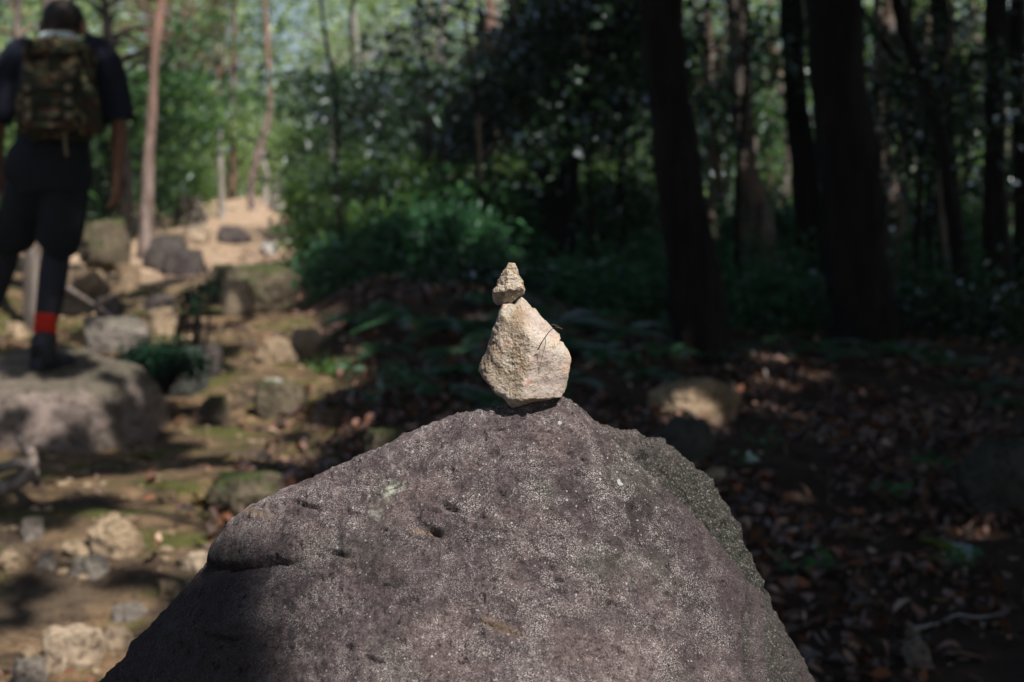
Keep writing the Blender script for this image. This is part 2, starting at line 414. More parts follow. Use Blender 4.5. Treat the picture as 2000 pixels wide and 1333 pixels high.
M = dict(
    boulder=mat_boulder(), cairn=mat_cairn(), ground=mat_ground(),
    tan=mat_rock('tan_rock', (.15, .10, .062), (.36, .27, .18), .15),
    pale=mat_rock('pale_rock', (.17, .125, .085), (.37, .29, .21), .0),
    grey=mat_rock('grey_rock', (.10, .085, .075), (.24, .205, .18), .25),
    dark=mat_rock('dark_rock', (.045, .036, .036), (.115, .092, .088), .3),
    moss=mat_rock('mossy_rock', (.06, .048, .034), (.15, .12, .08), .9),
    whitish=mat_rock('whitish_rock', (.26, .24, .22), (.46, .43, .40), .1),
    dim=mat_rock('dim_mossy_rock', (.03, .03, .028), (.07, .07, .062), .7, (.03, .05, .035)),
    manrock=mat_rock('flat_boulder', (.10, .078, .068), (.225, .175, .155), .55, (.075, .075, .04), 3.5),
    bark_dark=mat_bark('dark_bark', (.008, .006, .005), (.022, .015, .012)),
    bark_grey=mat_bark('grey_bark', (.11, .092, .08), (.24, .205, .18), 1., (.25, .17, .13)),
    bark_pine=mat_bark('pine_bark', (.15, .11, .095), (.34, .27, .24), 1., None, (.24, .14, .11)),
    bark_pale=mat_bark('pale_bark', (.2, .18, .16), (.42, .38, .35), 1.),
    bark_brown=mat_bark('brown_bark', (.10, .06, .045), (.22, .14, .105)),
    leaf_dark=mat_leaf('dark_leaf', (.012, .030, .012), (.028, .062, .022), .35, .10),
    leaf_mid=mat_leaf('mid_leaf', (.022, .058, .016), (.058, .13, .034), .45, .07, .35),
    leaf_light=mat_leaf('light_leaf', (.05, .10, .025), (.12, .20, .055), .5, .06),
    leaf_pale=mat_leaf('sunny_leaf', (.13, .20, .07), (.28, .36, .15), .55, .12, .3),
    leaf_teal=mat_leaf('teal_leaf', (.006, .022, .014), (.016, .05, .026), .3, .02),
    fern=mat_leaf('fern_leaf', (.018, .062, .026), (.045, .13, .055), .4, .05),
    fern_lit=mat_leaf('yellow_fern_leaf', (.07, .12, .02), (.16, .22, .04), .5, .12),
    dead=mat_leaf('dead_leaf', (.038, .017, .010), (.16, .066, .036), .12, .03, .6),
    dead2=mat_leaf('brown_dead_leaf', (.03, .022, .016), (.11, .072, .05), .1, .03, .6),
    deadpale=mat_leaf('pale_dead_leaf', (.16, .09, .055), (.34, .21, .14), .15, .03, .6),
)

# ------------------------------------------------------------------ ground and far hill
def grid_axis(segs):
    a = []
    for s0, s1, st in segs: a.append(np.arange(s0, s1, st))
    return np.concatenate(a)
gx = grid_axis([(-200, -60, 20), (-60, -14, 2.5), (-14, -5, .35), (-5, 4.5, .045), (4.5, 14, .35), (14, 60, 2.5), (60, 201, 20)])
gy = grid_axis([(-60, -6, 3), (-6, 2, .4), (2, 11, .04), (11, 20, .09), (20, 32, .3), (32, 80, 2), (80, 261, 20)])
GX, GY = np.meshgrid(gx, gy)
GZ = g(GX, GY)
nx, ny = len(gx), len(gy)
ii = (np.arange(ny-1)[:, None]*nx+np.arange(nx-1)[None])
gf = np.stack([ii, ii+1, ii+nx+1, ii+nx], -1).reshape(-1, 4)
gme = mesh_np('ground', np.stack([GX, GY, GZ], -1).reshape(-1, 3), gf)
ux = GX-trail_x(GY)
tr = smooth(.75, .35, ux)*smooth(-4.5, -2.5, ux)*(.35+.65*smooth(-3.2, -.6, ux))
tr = np.maximum(tr*smooth(-1, 2.5, GY), smooth(12, 15, GY)*smooth(1.1, .5, ux)*smooth(-1.8, -1.0, ux))
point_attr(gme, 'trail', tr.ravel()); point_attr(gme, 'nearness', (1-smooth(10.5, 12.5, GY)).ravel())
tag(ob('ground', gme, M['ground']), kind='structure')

def far_hill():
    xs = np.linspace(-190, 190, 90); ys = np.linspace(110, 250, 40)
    X, Y = np.meshgrid(xs, ys)
    p = np.stack([X, Y, X*0], -1).reshape(-1, 3)
    Z = -3+(12*np.exp(-((X+45)/50)**2)+9*np.exp(-((X-70)/50)**2)+11)*smooth(110, 200, Y)+fbm(p*.05, 5).reshape(X.shape)*3
    i = (np.arange(39)[:, None]*90+np.arange(89)[None])
    b = NB('hill_forest'); n = b.noise(.6, 6, .7)
    b.bsdf(b.ramp(n, [(.35, (.02, .04, .025)), (.65, (.06, .10, .05))]), .95, None, .1)
    tag(ob('hills', mesh_np('hills', np.stack([X, Y, Z], -1).reshape(-1, 3), np.stack([i, i+1, i+91, i+90], -1).reshape(-1, 4)), b.m), kind='structure')
far_hill()

# ------------------------------------------------------------------ foreground boulder
YR = 1.55
SIL = np.array([(-1400, 3600), (-60, 1800), (60, 1560), (150, 1400), (205, 1325), (262, 1258), (330, 1183), (385, 1116), (408, 1095), (432, 1046), (455, 1010), (480, 995), (520, 974), (600, 940), (700, 897), (760, 866), (830, 834), (900, 811), (960, 795), (1000, 785), (1050, 778), (1100, 779), (1133, 793), (1165, 826), (1200, 868), (1250, 917), (1300, 962), (1350, 1007), (1400, 1062), (1440, 1113), (1462, 1146), (1490, 1170), (1520, 1206), (1560, 1277), (1590, 1333), (1640, 1425), (1720, 1600), (1900, 2000), (2800, 4000)], float)
SLAB = np.array([(200, 2400), (700, 1700), (900, 1150), (1000, 940), (1100, 838), (1165, 829), (1200, 838), (1250, 850), (1290, 868), (1330, 890), (1352, 908), (1385, 945), (1415, 990), (1440, 1035), (1455, 1075), (1464, 1110), (1474, 1200), (1500, 1400), (1560, 1800), (2600, 4500)], float)
def sil_xz(S, d):
    w = np.array([P(a, c, d) for a, c in S]); return w[:, 0], w[:, 2]
bx = grid_axis([(-1.6, -.56, .02), (-.56, .36, .0022), (.36, 1.3, .02)])
by = grid_axis([(.45, 1.12, .015), (1.12, 1.66, .0016), (1.66, 2.7, .02)])
BX, BY = np.meshgrid(bx, by)
p0 = np.stack([BX, BY, BX*0], -1).reshape(-1, 3)
warp = fbm(p0*5+3, 3).reshape(BX.shape)
yr = YR+.02*np.sin(BX*4)
xm, zm = sil_xz(SIL, YR); xs_, zs_ = sil_xz(SLAB, YR+.10)
t = yr-BY
w_ = warp*.018
front = np.where(t > 0, np.sqrt((1.18*t+w_*smooth(.0, .1, t))**2+.03**2)-.03, 1.0*np.sqrt(t*t+.09**2)-.09)
dxm = BX+(.02*np.clip(t, 0, None))*smooth(-.1, .25, BX)          # the right edge swings outwards towards the camera
xq = np.linspace(-3, 3, 1201); zq = np.interp(xq, xm, zm); kern = np.hanning(27); kern /= kern.sum()
zsm = np.convolve(np.pad(zq, 13, mode='edge'), kern, 'valid')
soft_ = smooth(.02, .12, t)
h1 = np.interp(dxm, xm, zm)*(1-soft_)+np.interp(dxm, xq, zsm)*soft_-front
t2 = YR+.10-BY
front2 = np.where(t2 > 0, np.sqrt((1.5*t2)**2+.02**2)-.02, 1.0*np.sqrt(t2*t2+.07**2)-.07)
h2 = np.interp(BX+.03*warp*smooth(.0, .05, np.abs(t2)), xs_, zs_)-front2
k = .004
BZ = np.maximum(h1, h2)+k*np.exp(-np.abs(h1-h2)/k*.5)*.4
slabmask = smooth(-.002, .006, h2-h1)
V = np.stack([BX, BY, BZ], -1)
# normals, then carved detail along them
du = np.gradient(V, axis=1); dv = np.gradient(V, axis=0)
N = np.cross(du, dv); N /= np.linalg.norm(N, axis=-1)[..., None]
px, py = to_px(V.reshape(-1, 3)); px = px.reshape(BX.shape); py = py.reshape(BX.shape)
Vf = V.reshape(-1, 3)
wig = fbm(Vf*40, 3).reshape(BX.shape); wig2 = fbm(Vf*130, 3).reshape(BX.shape)
rdg = 1-np.abs(fbm(Vf*np.array([11, 16, 13])+31, 4)).reshape(BX.shape)*2
disp = fbm(Vf*8+5, 4)  .reshape(BX.shape)*.0055*smooth(.0, .05, np.abs(t))*(1-.6*smooth(1080, 1200, px))+np.clip(rdg, -.5, 1)*.0022+fbm(Vf*35, 5).reshape(BX.shape)*.0036
pitn = fbm(Vf*85+61, 3).reshape(BX.shape)
disp -= .0042*smooth(.45, .75, pitn)+fbm(Vf*150, 3).reshape(BX.shape)*.0017
def seg_mask(x0, x1, soft=14): return smooth(x0-soft, x0+soft, px)*smooth(x1+soft*3, x1-soft*3, px)
isfront = (t > -.02)
crk = 1101+6*wig+np.interp(px, [400, 600, 700], [2, -6, -14])
below = (py-crk)
disp -= .016*np.exp(-(below/4.2)**2)*seg_mask(395, 585)*isfront                       # long crack on the left
disp -= .007*smooth(-1, 4, below)*smooth(620, 450, px)*smooth(300, 330, px)*smooth(180, 0, below)*isfront      # the layer under it sits back
disp -= .008*np.exp(-((py-(1246+4*wig+.06*(px-430)))/3.2)**2)*seg_mask(405, 470, 6)*isfront
pit = np.exp(-(((px-842)/26)**2+((py-1036-.25*(px-842))/9)**2)**1.5)
disp -= pit*(.015+.006*wig2)*isfront
disp -= .004*np.exp(-((py-(1215+.42*(px-945)))/3)**2)*seg_mask(930, 1015, 5)*isfront
groove = np.exp(-((px-(1462+4*wig+.02*(py-1150)))/7)**2)*smooth(1150, 1185, py)*isfront
disp -= .010*groove
for cx, cy, L in [(880, 995, 18), (600, 990, 22), (985, 1040, 10), (1085, 1155, 16), (1200, 1180, 12), (730, 1290, 20), (1130, 930, 9), (1205, 1270, 14), (660, 1085, 25)]:
    disp -= .009*np.exp(-((py-cy-.3*(px-cx)+3*wig)/3.2)**2-((px-cx)/L)**2)*isfront
disp += .005*slabmask*fbm(Vf*60+9, 4).reshape(BX.shape)
V = V+N*disp[..., None]
V[..., 2] = np.maximum(V[..., 2], -.6+HC*0)
nbx, nby = len(bx), len(by)
i = (np.arange(nby-1)[:, None]*nbx+np.arange(nbx-1)[None])
org = np.array([0, YR, HC-1.2])
bme = mesh_np('boulder', V.reshape(-1, 3)-org, np.stack([i, i+1, i+nbx+1, i+nbx], -1).reshape(-1, 4))
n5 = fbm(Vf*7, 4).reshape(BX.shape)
mineral_shade = smooth(640, 330, px+90*n5-.55*(py-1150))*smooth(1000, 1120, py+40*n5)*.9+.25*smooth(560, 420, px)  # left side of the boulder darkened in colour where shade lies
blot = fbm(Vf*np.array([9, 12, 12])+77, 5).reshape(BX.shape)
mineral_shade = mineral_shade+.18*smooth(.05, .5, blot)+.55*np.exp(-((px-790)/110)**2-((py-1120)/80)**2)*smooth(-.5, .3, blot)+.75*smooth(1300, 1440, px-.35*(py-1100)+60*n5)-.9*np.exp(-((px-1040)/230)**2-((py-830)/60)**2)-.5*np.exp(-((px-700)/200)**2-((py-940)/45)**2)  # flank patches part mineral, part painted shade; top ridge kept pale as if lit
point_attr(bme, 'mineral_shade', np.clip(mineral_shade, 0, 1).ravel())
lich = np.exp(-(((px-760+14*wig)/24)**2+((py-958+.3*(px-758)+10*wig2)/17)**2)**2)+.45*np.exp(-(((px-735+10*wig)/12)**2+((py-1000)/18)**2)**2)
point_attr(bme, 'lichen', np.clip(lich, 0, 1).ravel())
sc_ = np.exp(-((py-(1222+.42*(px-972)))/9)**2)*seg_mask(940, 1010, 10)*.8+np.exp(-((py-(1004+.25*(px-505)))/6)**2)*seg_mask(478, 530, 8)*.8+.8*np.exp(-(((px-825)/20)**2+((py-1036)/7)**2))
point_attr(bme, 'scar', np.clip(sc_*isfront, 0, 1).ravel())
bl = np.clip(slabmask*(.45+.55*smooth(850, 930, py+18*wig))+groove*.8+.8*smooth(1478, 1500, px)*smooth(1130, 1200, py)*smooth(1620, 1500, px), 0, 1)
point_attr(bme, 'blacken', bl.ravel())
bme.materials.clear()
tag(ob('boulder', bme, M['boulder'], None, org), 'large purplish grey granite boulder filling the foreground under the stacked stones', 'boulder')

# ------------------------------------------------------------------ the two stacked stones
def stone(name, outline, cpx, d, depth, planes, level, rough, label, smooth_plane=None, stain=None, soft=.004):
    o = np.array(outline, float); s = d/FPX
    c = P(cpx[0], cpx[1], d)
    xy = np.stack([(o[:, 0]-cpx[0])*s, -(o[:, 1]-cpx[1])*s], 1)
    # densify the outline and express it as a polar function
    q = []
    for a, b2 in zip(xy, np.roll(xy, -1, 0)):
        for tt in np.linspace(0, 1, 12, endpoint=False): q.append(a+(b2-a)*tt)
    q = np.array(q); th = np.arctan2(q[:, 1], q[:, 0]); r = np.hypot(q[:, 0], q[:, 1])
    od = np.argsort(th); th, r = th[od], r[od]
    v, f = ico(level)
    ang = np.arctan2(v[:, 2], v[:, 0]); sxy = np.hypot(v[:, 0], v[:, 2])
    Rr = np.interp(ang, np.concatenate([th-2*math.pi, th, th+2*math.pi]), np.tile(r, 3))
    pw = 3.2
    rad = 1/((sxy/Rr)**pw+(np.abs(v[:, 1])/depth)**pw)**(1/pw)
    smw = np.zeros(len(v)); which = np.full(len(v), -1); best = rad.copy()
    for kk, (n, dd) in enumerate(planes):
        n = np.array(n, float); n /= np.linalg.norm(n)
        den = v@n
        rp = np.where(den > .02, dd/np.maximum(den, .02), 9.)
        which = np.where(rp < best, kk, which); best = np.minimum(best, rp)
        hh = np.clip(.5+.5*(rp-rad)/soft, 0, 1)
        rad = rp*(1-hh)+rad*hh-soft*hh*(1-hh)
        smw = smw*hh+(1-hh)*(1. if smooth_plane and kk in smooth_plane else 0.)
    vv = v*rad[:, None]
    sm = np.zeros(len(v))
    if smooth_plane: sm = np.clip(smw+.5*fbm(v*3+2, 4)*(smw > .02), 0, 1)
    amp = rough*(1-.62*sm)
    nn = fbm(vv*60+cpx[0], 4)*.0022*amp+fbm(vv*190, 4)*.0013*amp-np.abs(fbm(vv*110+4, 3))*.0016*amp
    # chips: cellular-looking steps
    st = fbm(vv*np.array([90, 90, 90])+8, 2); nn += np.round(st*3)/3*.0010*amp
    vv = vv+v*nn[:, None]
    me = mesh_np(name, vv, f)
    point_attr(me, 'smooth_face', sm)
    sv = np.zeros(len(v))
    if stain:
        for (sx, sy, rx, ry) in stain:
            X = vv[:, 0]/s+cpx[0]; Y = cpx[1]-vv[:, 2]/s
            sv += np.exp(-((X-sx)/rx)**2-((Y-sy)/ry)**2)*(vv[:, 1] < .01)
    point_attr(me, 'stain', np.clip(sv, 0, 1))
    c[2] -= .003
    return tag(ob(name, me, M['cairn'], None, c), label, 'stone')
Z1 = lambda L: [(880+a/3.92, 480+b2/3.92) for a, b2 in L]
stone('stacked_stone', Z1([(400, 425), (440, 420), (488, 428), (515, 398), (543, 377), (580, 405), (622, 458), (655, 465), (690, 520), (760, 590), (800, 635), (836, 660), (842, 690), (828, 706), (860, 720), (905, 790), (925, 840), (915, 920), (900, 1010), (880, 1080), (845, 1137), (760, 1152), (640, 1172), (555, 1195), (470, 1217), (440, 1192), (390, 1135), (340, 1110), (290, 1030), (235, 968), (212, 937), (225, 880), (262, 800), (290, 730), (320, 620), (350, 560), (368, 490)]),
      (1028, 690), 1.545, .046,
      [((-.40, -.91, .06), .034), ((.46, -.88, -.06), .035), ((.60, -.58, .55), .0375), ((-.25, -.80, -.55), .056), ((-.8, -.55, .2), .042), ((.25, -.8, -.6), .057), ((.0, -.78, .62), .045), ((-.3, .9, .3), .040), ((.5, .8, -.1), .042)],
      6, .5, 'large tan diamond-shaped stone balanced on top of the granite boulder', [1, 2], [(1052, 690, 10, 7), (1065, 700, 16, 12), (1080, 735, 30, 8), (1072, 765, 10, 4)])
stone('stacked_stone', Z1([(445, 121), (492, 127), (515, 170), (522, 205), (545, 260), (573, 322), (565, 350), (500, 392), (460, 415), (420, 418), (362, 438), (330, 410), (320, 360), (325, 325), (352, 290), (360, 250), (400, 180)]),
      (993, 552), 1.545, .026,
      [((-.62, -.72, .28), .0135), ((.30, -.92, .22), .0150), ((.75, -.5, .35), .0185), ((.28, -.70, -.66), .0150), ((-.55, -.55, -.6), .0175), ((.2, .9, .3), .02)],
      6, .75, 'small pointed brown stone resting on the peak of the larger stacked stone', None, [(985, 570, 8, 9), (978, 545, 5, 6), (1003, 562, 9, 5)], soft=.0016)

def curve_obj(name, pts, rad, mat, label, cat, seg=6, taper=True, group=None):
    q = catmull(pts, 8); n = len(q); o = q[0].copy()
    r = rad*(1-.6*np.linspace(0, 1, n)) if taper else np.full(n, rad)
    v, f = tube(q-o, r, seg, .12, 60)
    return tag(ob(name, mesh_np(name, v, f), mat, None, o), label, cat, group)
m_needle = mat_plain('dry_needle', (.17, .085, .055), .6)
curve_obj('pine_needle', [P(1050, 684, 1.506), P(1056, 673, 1.502), P(1064, 660, 1.498), P(1074, 647, 1.494), P(1085, 640, 1.488), P(1099, 643, 1.482)], .00062, m_needle, 'dry brown pine needle hooked over the right shoulder of the tan stone', 'pine needle')
curve_obj('pine_needle', [P(1078, 634, 1.512), P(1086, 636, 1.5), P(1093, 640, 1.488), P(1098, 643, 1.481)], .00045, m_needle, 'shorter pine needle crossing the tip of the hooked one on the tan stone', 'pine needle')

# ------------------------------------------------------------------ rocks
def rock_mesh(name, w, dep, h, seed, level=4, cuts=7, sharp=.5, flat=0.):
    v, f = ico(level); r_ = random.Random(seed)
    rad = np.ones(len(v))
    for kk in range(cuts):
        n = np.array([r_.gauss(0, 1), r_.gauss(0, 1), r_.gauss(0, .8)]); n /= np.linalg.norm(n)
        dd = r_.uniform(.55, .9)
        den = v@n; rp = np.where(den > .02, dd/np.maximum(den, .02), 9.)
        kx = .05; hh = np.clip(.5+.5*(rp-rad)/kx, 0, 1); rad = rp*(1-hh)+rad*hh-kx*hh*(1-hh)
    if flat:
        den = v[:, 2]; rp = np.where(den > .02, flat/np.maximum(den, .02), 9.)
        kx = .06; hh = np.clip(.5+.5*(rp-rad)/kx, 0, 1); rad = rp*(1-hh)+rad*hh-kx*hh*(1-hh)
    vv = v*rad[:, None]
    off = np.array([seed*3.1, seed*1.7, seed*.9])
    vv = vv*(1+.13*fbm(v*1.7+off, 4)+.05*fbm(v*7+off, 3))[:, None]
    mn, mx = vv.min(0), vv.max(0)
    vv = (vv-(mn+mx)/2)/((mx-mn)/2)
    vv = vv*np.array([w/2, dep/2, h/2])
    return mesh_np(name, vv, f)
_seed = [20]
from mathutils.bvhtree import BVHTree
def seat(o, p):
    bm_ = BVHTree.FromPolygons([v.co[:] for v in o.data.vertices], [q.vertices[:] for q in o.data.polygons])
    rot = o.rotation_euler.to_matrix(); inv = rot.inverted()
    q = Vector(p)-o.location; up = inv@Vector((0, 0, 1)); st = inv@(q+Vector((0, 0, 5)))
    h_, *_r = bm_.ray_cast(st, -up)
    if h_ is not None: o.location.z += p[2]-((rot@h_)+o.location).z
def rock(box, mat, label, cat='rock', dep=.8, level=4, flat=.66, d=None, tilt=0., sink=.75, cuts=11, group=None, tx=0.):
    x0, y0, x1, y1 = box
    _seed[0] += 1
    c = hit((x0+x1)/2, y1)
    if d: c = P((x0+x1)/2, y1, d)
    s = c[1]/FPX
    w, hv = (x1-x0)*s, (y1-y0)*s
    D = w*dep
    hfull = hv*(1+sink)
    me = rock_mesh(cat, w, D, hfull, _seed[0], level, cuts, flat=flat)
    loc = np.array([c[0]*(1+D*.45/c[1]), c[1]+D*.45, c[2]+hv-hfull/2])
    o = ob(cat, me, M[mat], None, loc)
    o.rotation_euler = (tx, tilt, 0)
    return tag(o, label, cat, group)

bc = np.array([P(108, 800, 6.62)[0], 6.66, HC-.83])
v_, f_ = ico(5)
rr_ = 1/((np.abs(v_[:, 0])/.475)**2.6+(np.abs(v_[:, 1])/.52)**2.6+(np.abs(v_[:, 2])/.55)**2.6)**(1/2.6)
bp_ = P(92, 724, 6.62)-bc
for n_, d_ in [((.04, -.20, .98), None), ((.75, -.35, .45), .43), ((.25, -.85, .35), .44), ((-.5, -.75, .3), .46), ((.6, -.75, -.1), .47), ((.5, .6, .5), .45)]:
    n_ = np.array(n_); n_ = n_/np.linalg.norm(n_); d_ = float(n_@bp_) if d_ is None else d_
    den_ = v_@n_; rp_ = np.where(den_ > .02, d_/np.maximum(den_, .02), 9.)
    hh_ = np.clip(.5+.5*(rp_-rr_)/.07, 0, 1); rr_ = rp_*(1-hh_)+rr_*hh_-.07*hh_*(1-hh_)
rr_ = rr_*(1+.05*fbm(v_*2.2+4, 4)+.025*fbm(v_*8, 4))
bo = tag(ob('boulder', mesh_np('boulder', v_*rr_[:, None], f_), M['manrock'], None, bc), 'big flat-topped boulder the hiker is stepping on, dappled with light', 'boulder')
seat(bo, P(92, 725, 6.62))
rock((-40, 812, 62, 868), 'dark', 'dark flat slab at the left edge just above the twisted root', dep=1.1, flat=.6)
rock((178, 1012, 282, 1092), 'tan', 'tilted wedge-shaped tan rock standing on the path left of the granite boulder', tilt=-.3)
rock((38, 1010, 88, 1062), 'grey', 'small rounded grey rock on the path below the twisted root')
rock((85, 1238, 205, 1330), 'pale', 'broad pale pinkish rock at the bottom left corner of the path', dep=1.)
rock((185, 1232, 275, 1275), 'pale', 'yellowish flat rock touching the lower left flank of the granite boulder', dep=.9)
rock((215, 1180, 290, 1222), 'grey', 'small grey rock half buried just above the yellowish flat rock')
rock((350, 1082, 412, 1122), 'pale', 'small bright pale rock close to the cracked left shoulder of the granite boulder')
rock((138, 1088, 215, 1142), 'grey', 'angular grey rock lying below the tilted wedge-shaped rock')
rock((70, 1078, 112, 1118), 'grey', 'little bluish grey rock at left of the angular grey rock')
rock((-10, 1072, 62, 1118), 'tan', 'flat mossy tan rock cut by the left picture edge', dep=1.2)
rock((310, 1135, 365, 1175), 'tan', 'low brown rock on the path between the pale rock and the boulder flank')
rock((120, 1060, 215, 1090), 'tan', 'low flat tan rock running in front of the tilted wedge-shaped rock', dep=.8)
rock((20, 1290, 90, 1345), 'grey', 'partly cut off grey rock in the very bottom left corner')
rock((405, 928, 565, 1012), 'moss', 'low mossy grey rock half hidden behind the left shoulder of the boulder', dep=.9)
rock((708, 838, 812, 905), 'moss', 'yellowish mossy rock peeking over the sloping crest of the granite boulder', d=4.9)
rock((372, 672, 438, 742), 'dark', 'dark upright rock just right of the low dark green shrub')
rock((205, 680, 415, 790), 'dim', 'black shaded rock under the low dark green shrub', d=7.25)
rock((380, 775, 460, 825), 'moss', 'rounded dark mossy rock on the left of the stony path')
rock((495, 745, 600, 815), 'moss', 'brown mossy rock with a bluish chip on top in the middle of the path', dep=.9)
rock((515, 740, 560, 768), 'whitish', 'small bluish white stone lying on the brown mossy rock', d=7.25)
rock((565, 640, 632, 692), 'pale', 'bright tan sunlit rock at the right side of the path')
rock((500, 660, 585, 715), 'tan', 'brown block forming a step beside the bright tan sunlit rock', flat=.6)
rock((160, 620, 300, 690), 'grey', 'long grey rock behind the flat-topped boulder, right of the red sock')
rock((285, 600, 350, 658), 'tan', 'rounded pinkish tan rock behind the low dark green shrub')
rock((395, 515, 590, 605), 'moss', 'wide hump of dark rock with a pale green face across the path', dep=.8, level=5)
rock((430, 545, 510, 600), 'pale', 'pale green-tinged rock set into the front of the wide dark hump', d=9.6)
rock((225, 515, 275, 565), 'tan', 'squarish tan rock in the bank left of the path steps')
rock((130, 525, 215, 575), 'tan', 'sandy tan ledge of rock right behind the hiker', dep=.8)
rock((190, 575, 245, 620), 'dark', 'dark hollowed rock below the squarish tan rock')
rock((280, 575, 345, 612), 'dark', 'dark brown rock between the squarish tan rock and the thin sapling')
rock((280, 455, 375, 530), 'dark', 'dark purple pointed outcrop at the foot of the pine')
rock((310, 485, 410, 540), 'dark', 'low dark slab sloping down to the right from the pointed outcrop', dep=.8)
rock((345, 378, 405, 445), 'grey', 'rounded grey boulder up the trail right of the pine')
rock((305, 378, 350, 420), 'dark', 'dark rounded rock tucked beside the pine trunk')
rock((350, 440, 415, 480), 'pale', 'pale pinkish rock on the sandy trail under the rounded grey boulder')
rock((420, 440, 490, 478), 'dark', 'dark low rock lying across the sunny sandy trail')
rock((505, 472, 545, 500), 'whitish', 'whitish stone at the right end of the sunny sand patch')
rock((552, 455, 582, 480), 'whitish', 'small round whitish stone below the green bushes by the trail')
rock((150, 425, 255, 490), 'moss', 'mossy dark rock pile at the foot of the trees by the hiker\'s hand', d=11.5)
rock((1262, 742, 1452, 826), 'tan', 'tan rock with a pale sunlit face among the dead leaves on the right', dep=.7, level=5, sink=.25, flat=.95, cuts=4)
rock((1270, 815, 1400, 930), 'dim', 'dark mossy rock under the tan sunlit rock on the right', dep=.6)
rock((1370, 915, 1425, 985), 'pale', 'dull pale rock showing just right of the boulder\'s dark slab', d=5.4)
rock((1858, 862, 2030, 1020), 'dim', 'big dark rock with a bluish mossy top at the right edge', dep=.8, level=5, sink=.2)
rock((1762, 1252, 1818, 1305), 'grey', 'small grey rock in the dead leaves at the lower right')
rock((2, 628, 60, 690), 'tan', 'pale brown rock between the hiker\'s legs', d=8.3)

# ------------------------------------------------------------------ leaf builders
def leaf_cards(c, size, r, up=.5, wid=.5, fold=.15, dirs=None):
    """one folded pointed leaf (two quads) per centre"""
    n = len(c)
    nrm = r.normal(size=(n, 3)); nrm[:, 2] = np.abs(nrm[:, 2])+up
    nrm /= np.linalg.norm(nrm, axis=1)[:, None]
    d = r.normal(size=(n, 3)) if dirs is None else dirs+r.normal(size=(n, 3))*.35
    d -= (d*nrm).sum(1)[:, None]*nrm; d /= np.linalg.norm(d, axis=1)[:, None]+1e-9
    s = np.cross(nrm, d)
    L = (size*r.uniform(.6, 1.3, n))[:, None]; W = L*wid*.5
    a = c-d*L*.5; b2 = c+d*L*.5-nrm*L*.12
    m1 = c-d*L*.05+s*W+nrm*L*fold; m2 = c-d*L*.05-s*W+nrm*L*fold
    k1 = c+d*L*.0
    V = np.stack([a, m1, b2, m2], 1).reshape(-1, 3)
    i = np.arange(n)*4
    F = np.stack([i, i+1, i+2, i+3], 1)
    return V, F
def clump_points(r, center, radii, clumps, per, cr, hollow=.35):
    u = r.normal(size=(clumps, 3)); u /= np.linalg.norm(u, axis=1)[:, None]
    cc = center+u*(r.uniform(hollow, 1, clumps)**.7)[:, None]*np.array(radii)
    q = np.repeat(cc, per, 0)+np.clip(r.normal(size=(clumps*per, 3)), -2, 2)*cr*np.array([1, 1, .55])
    return cc, q

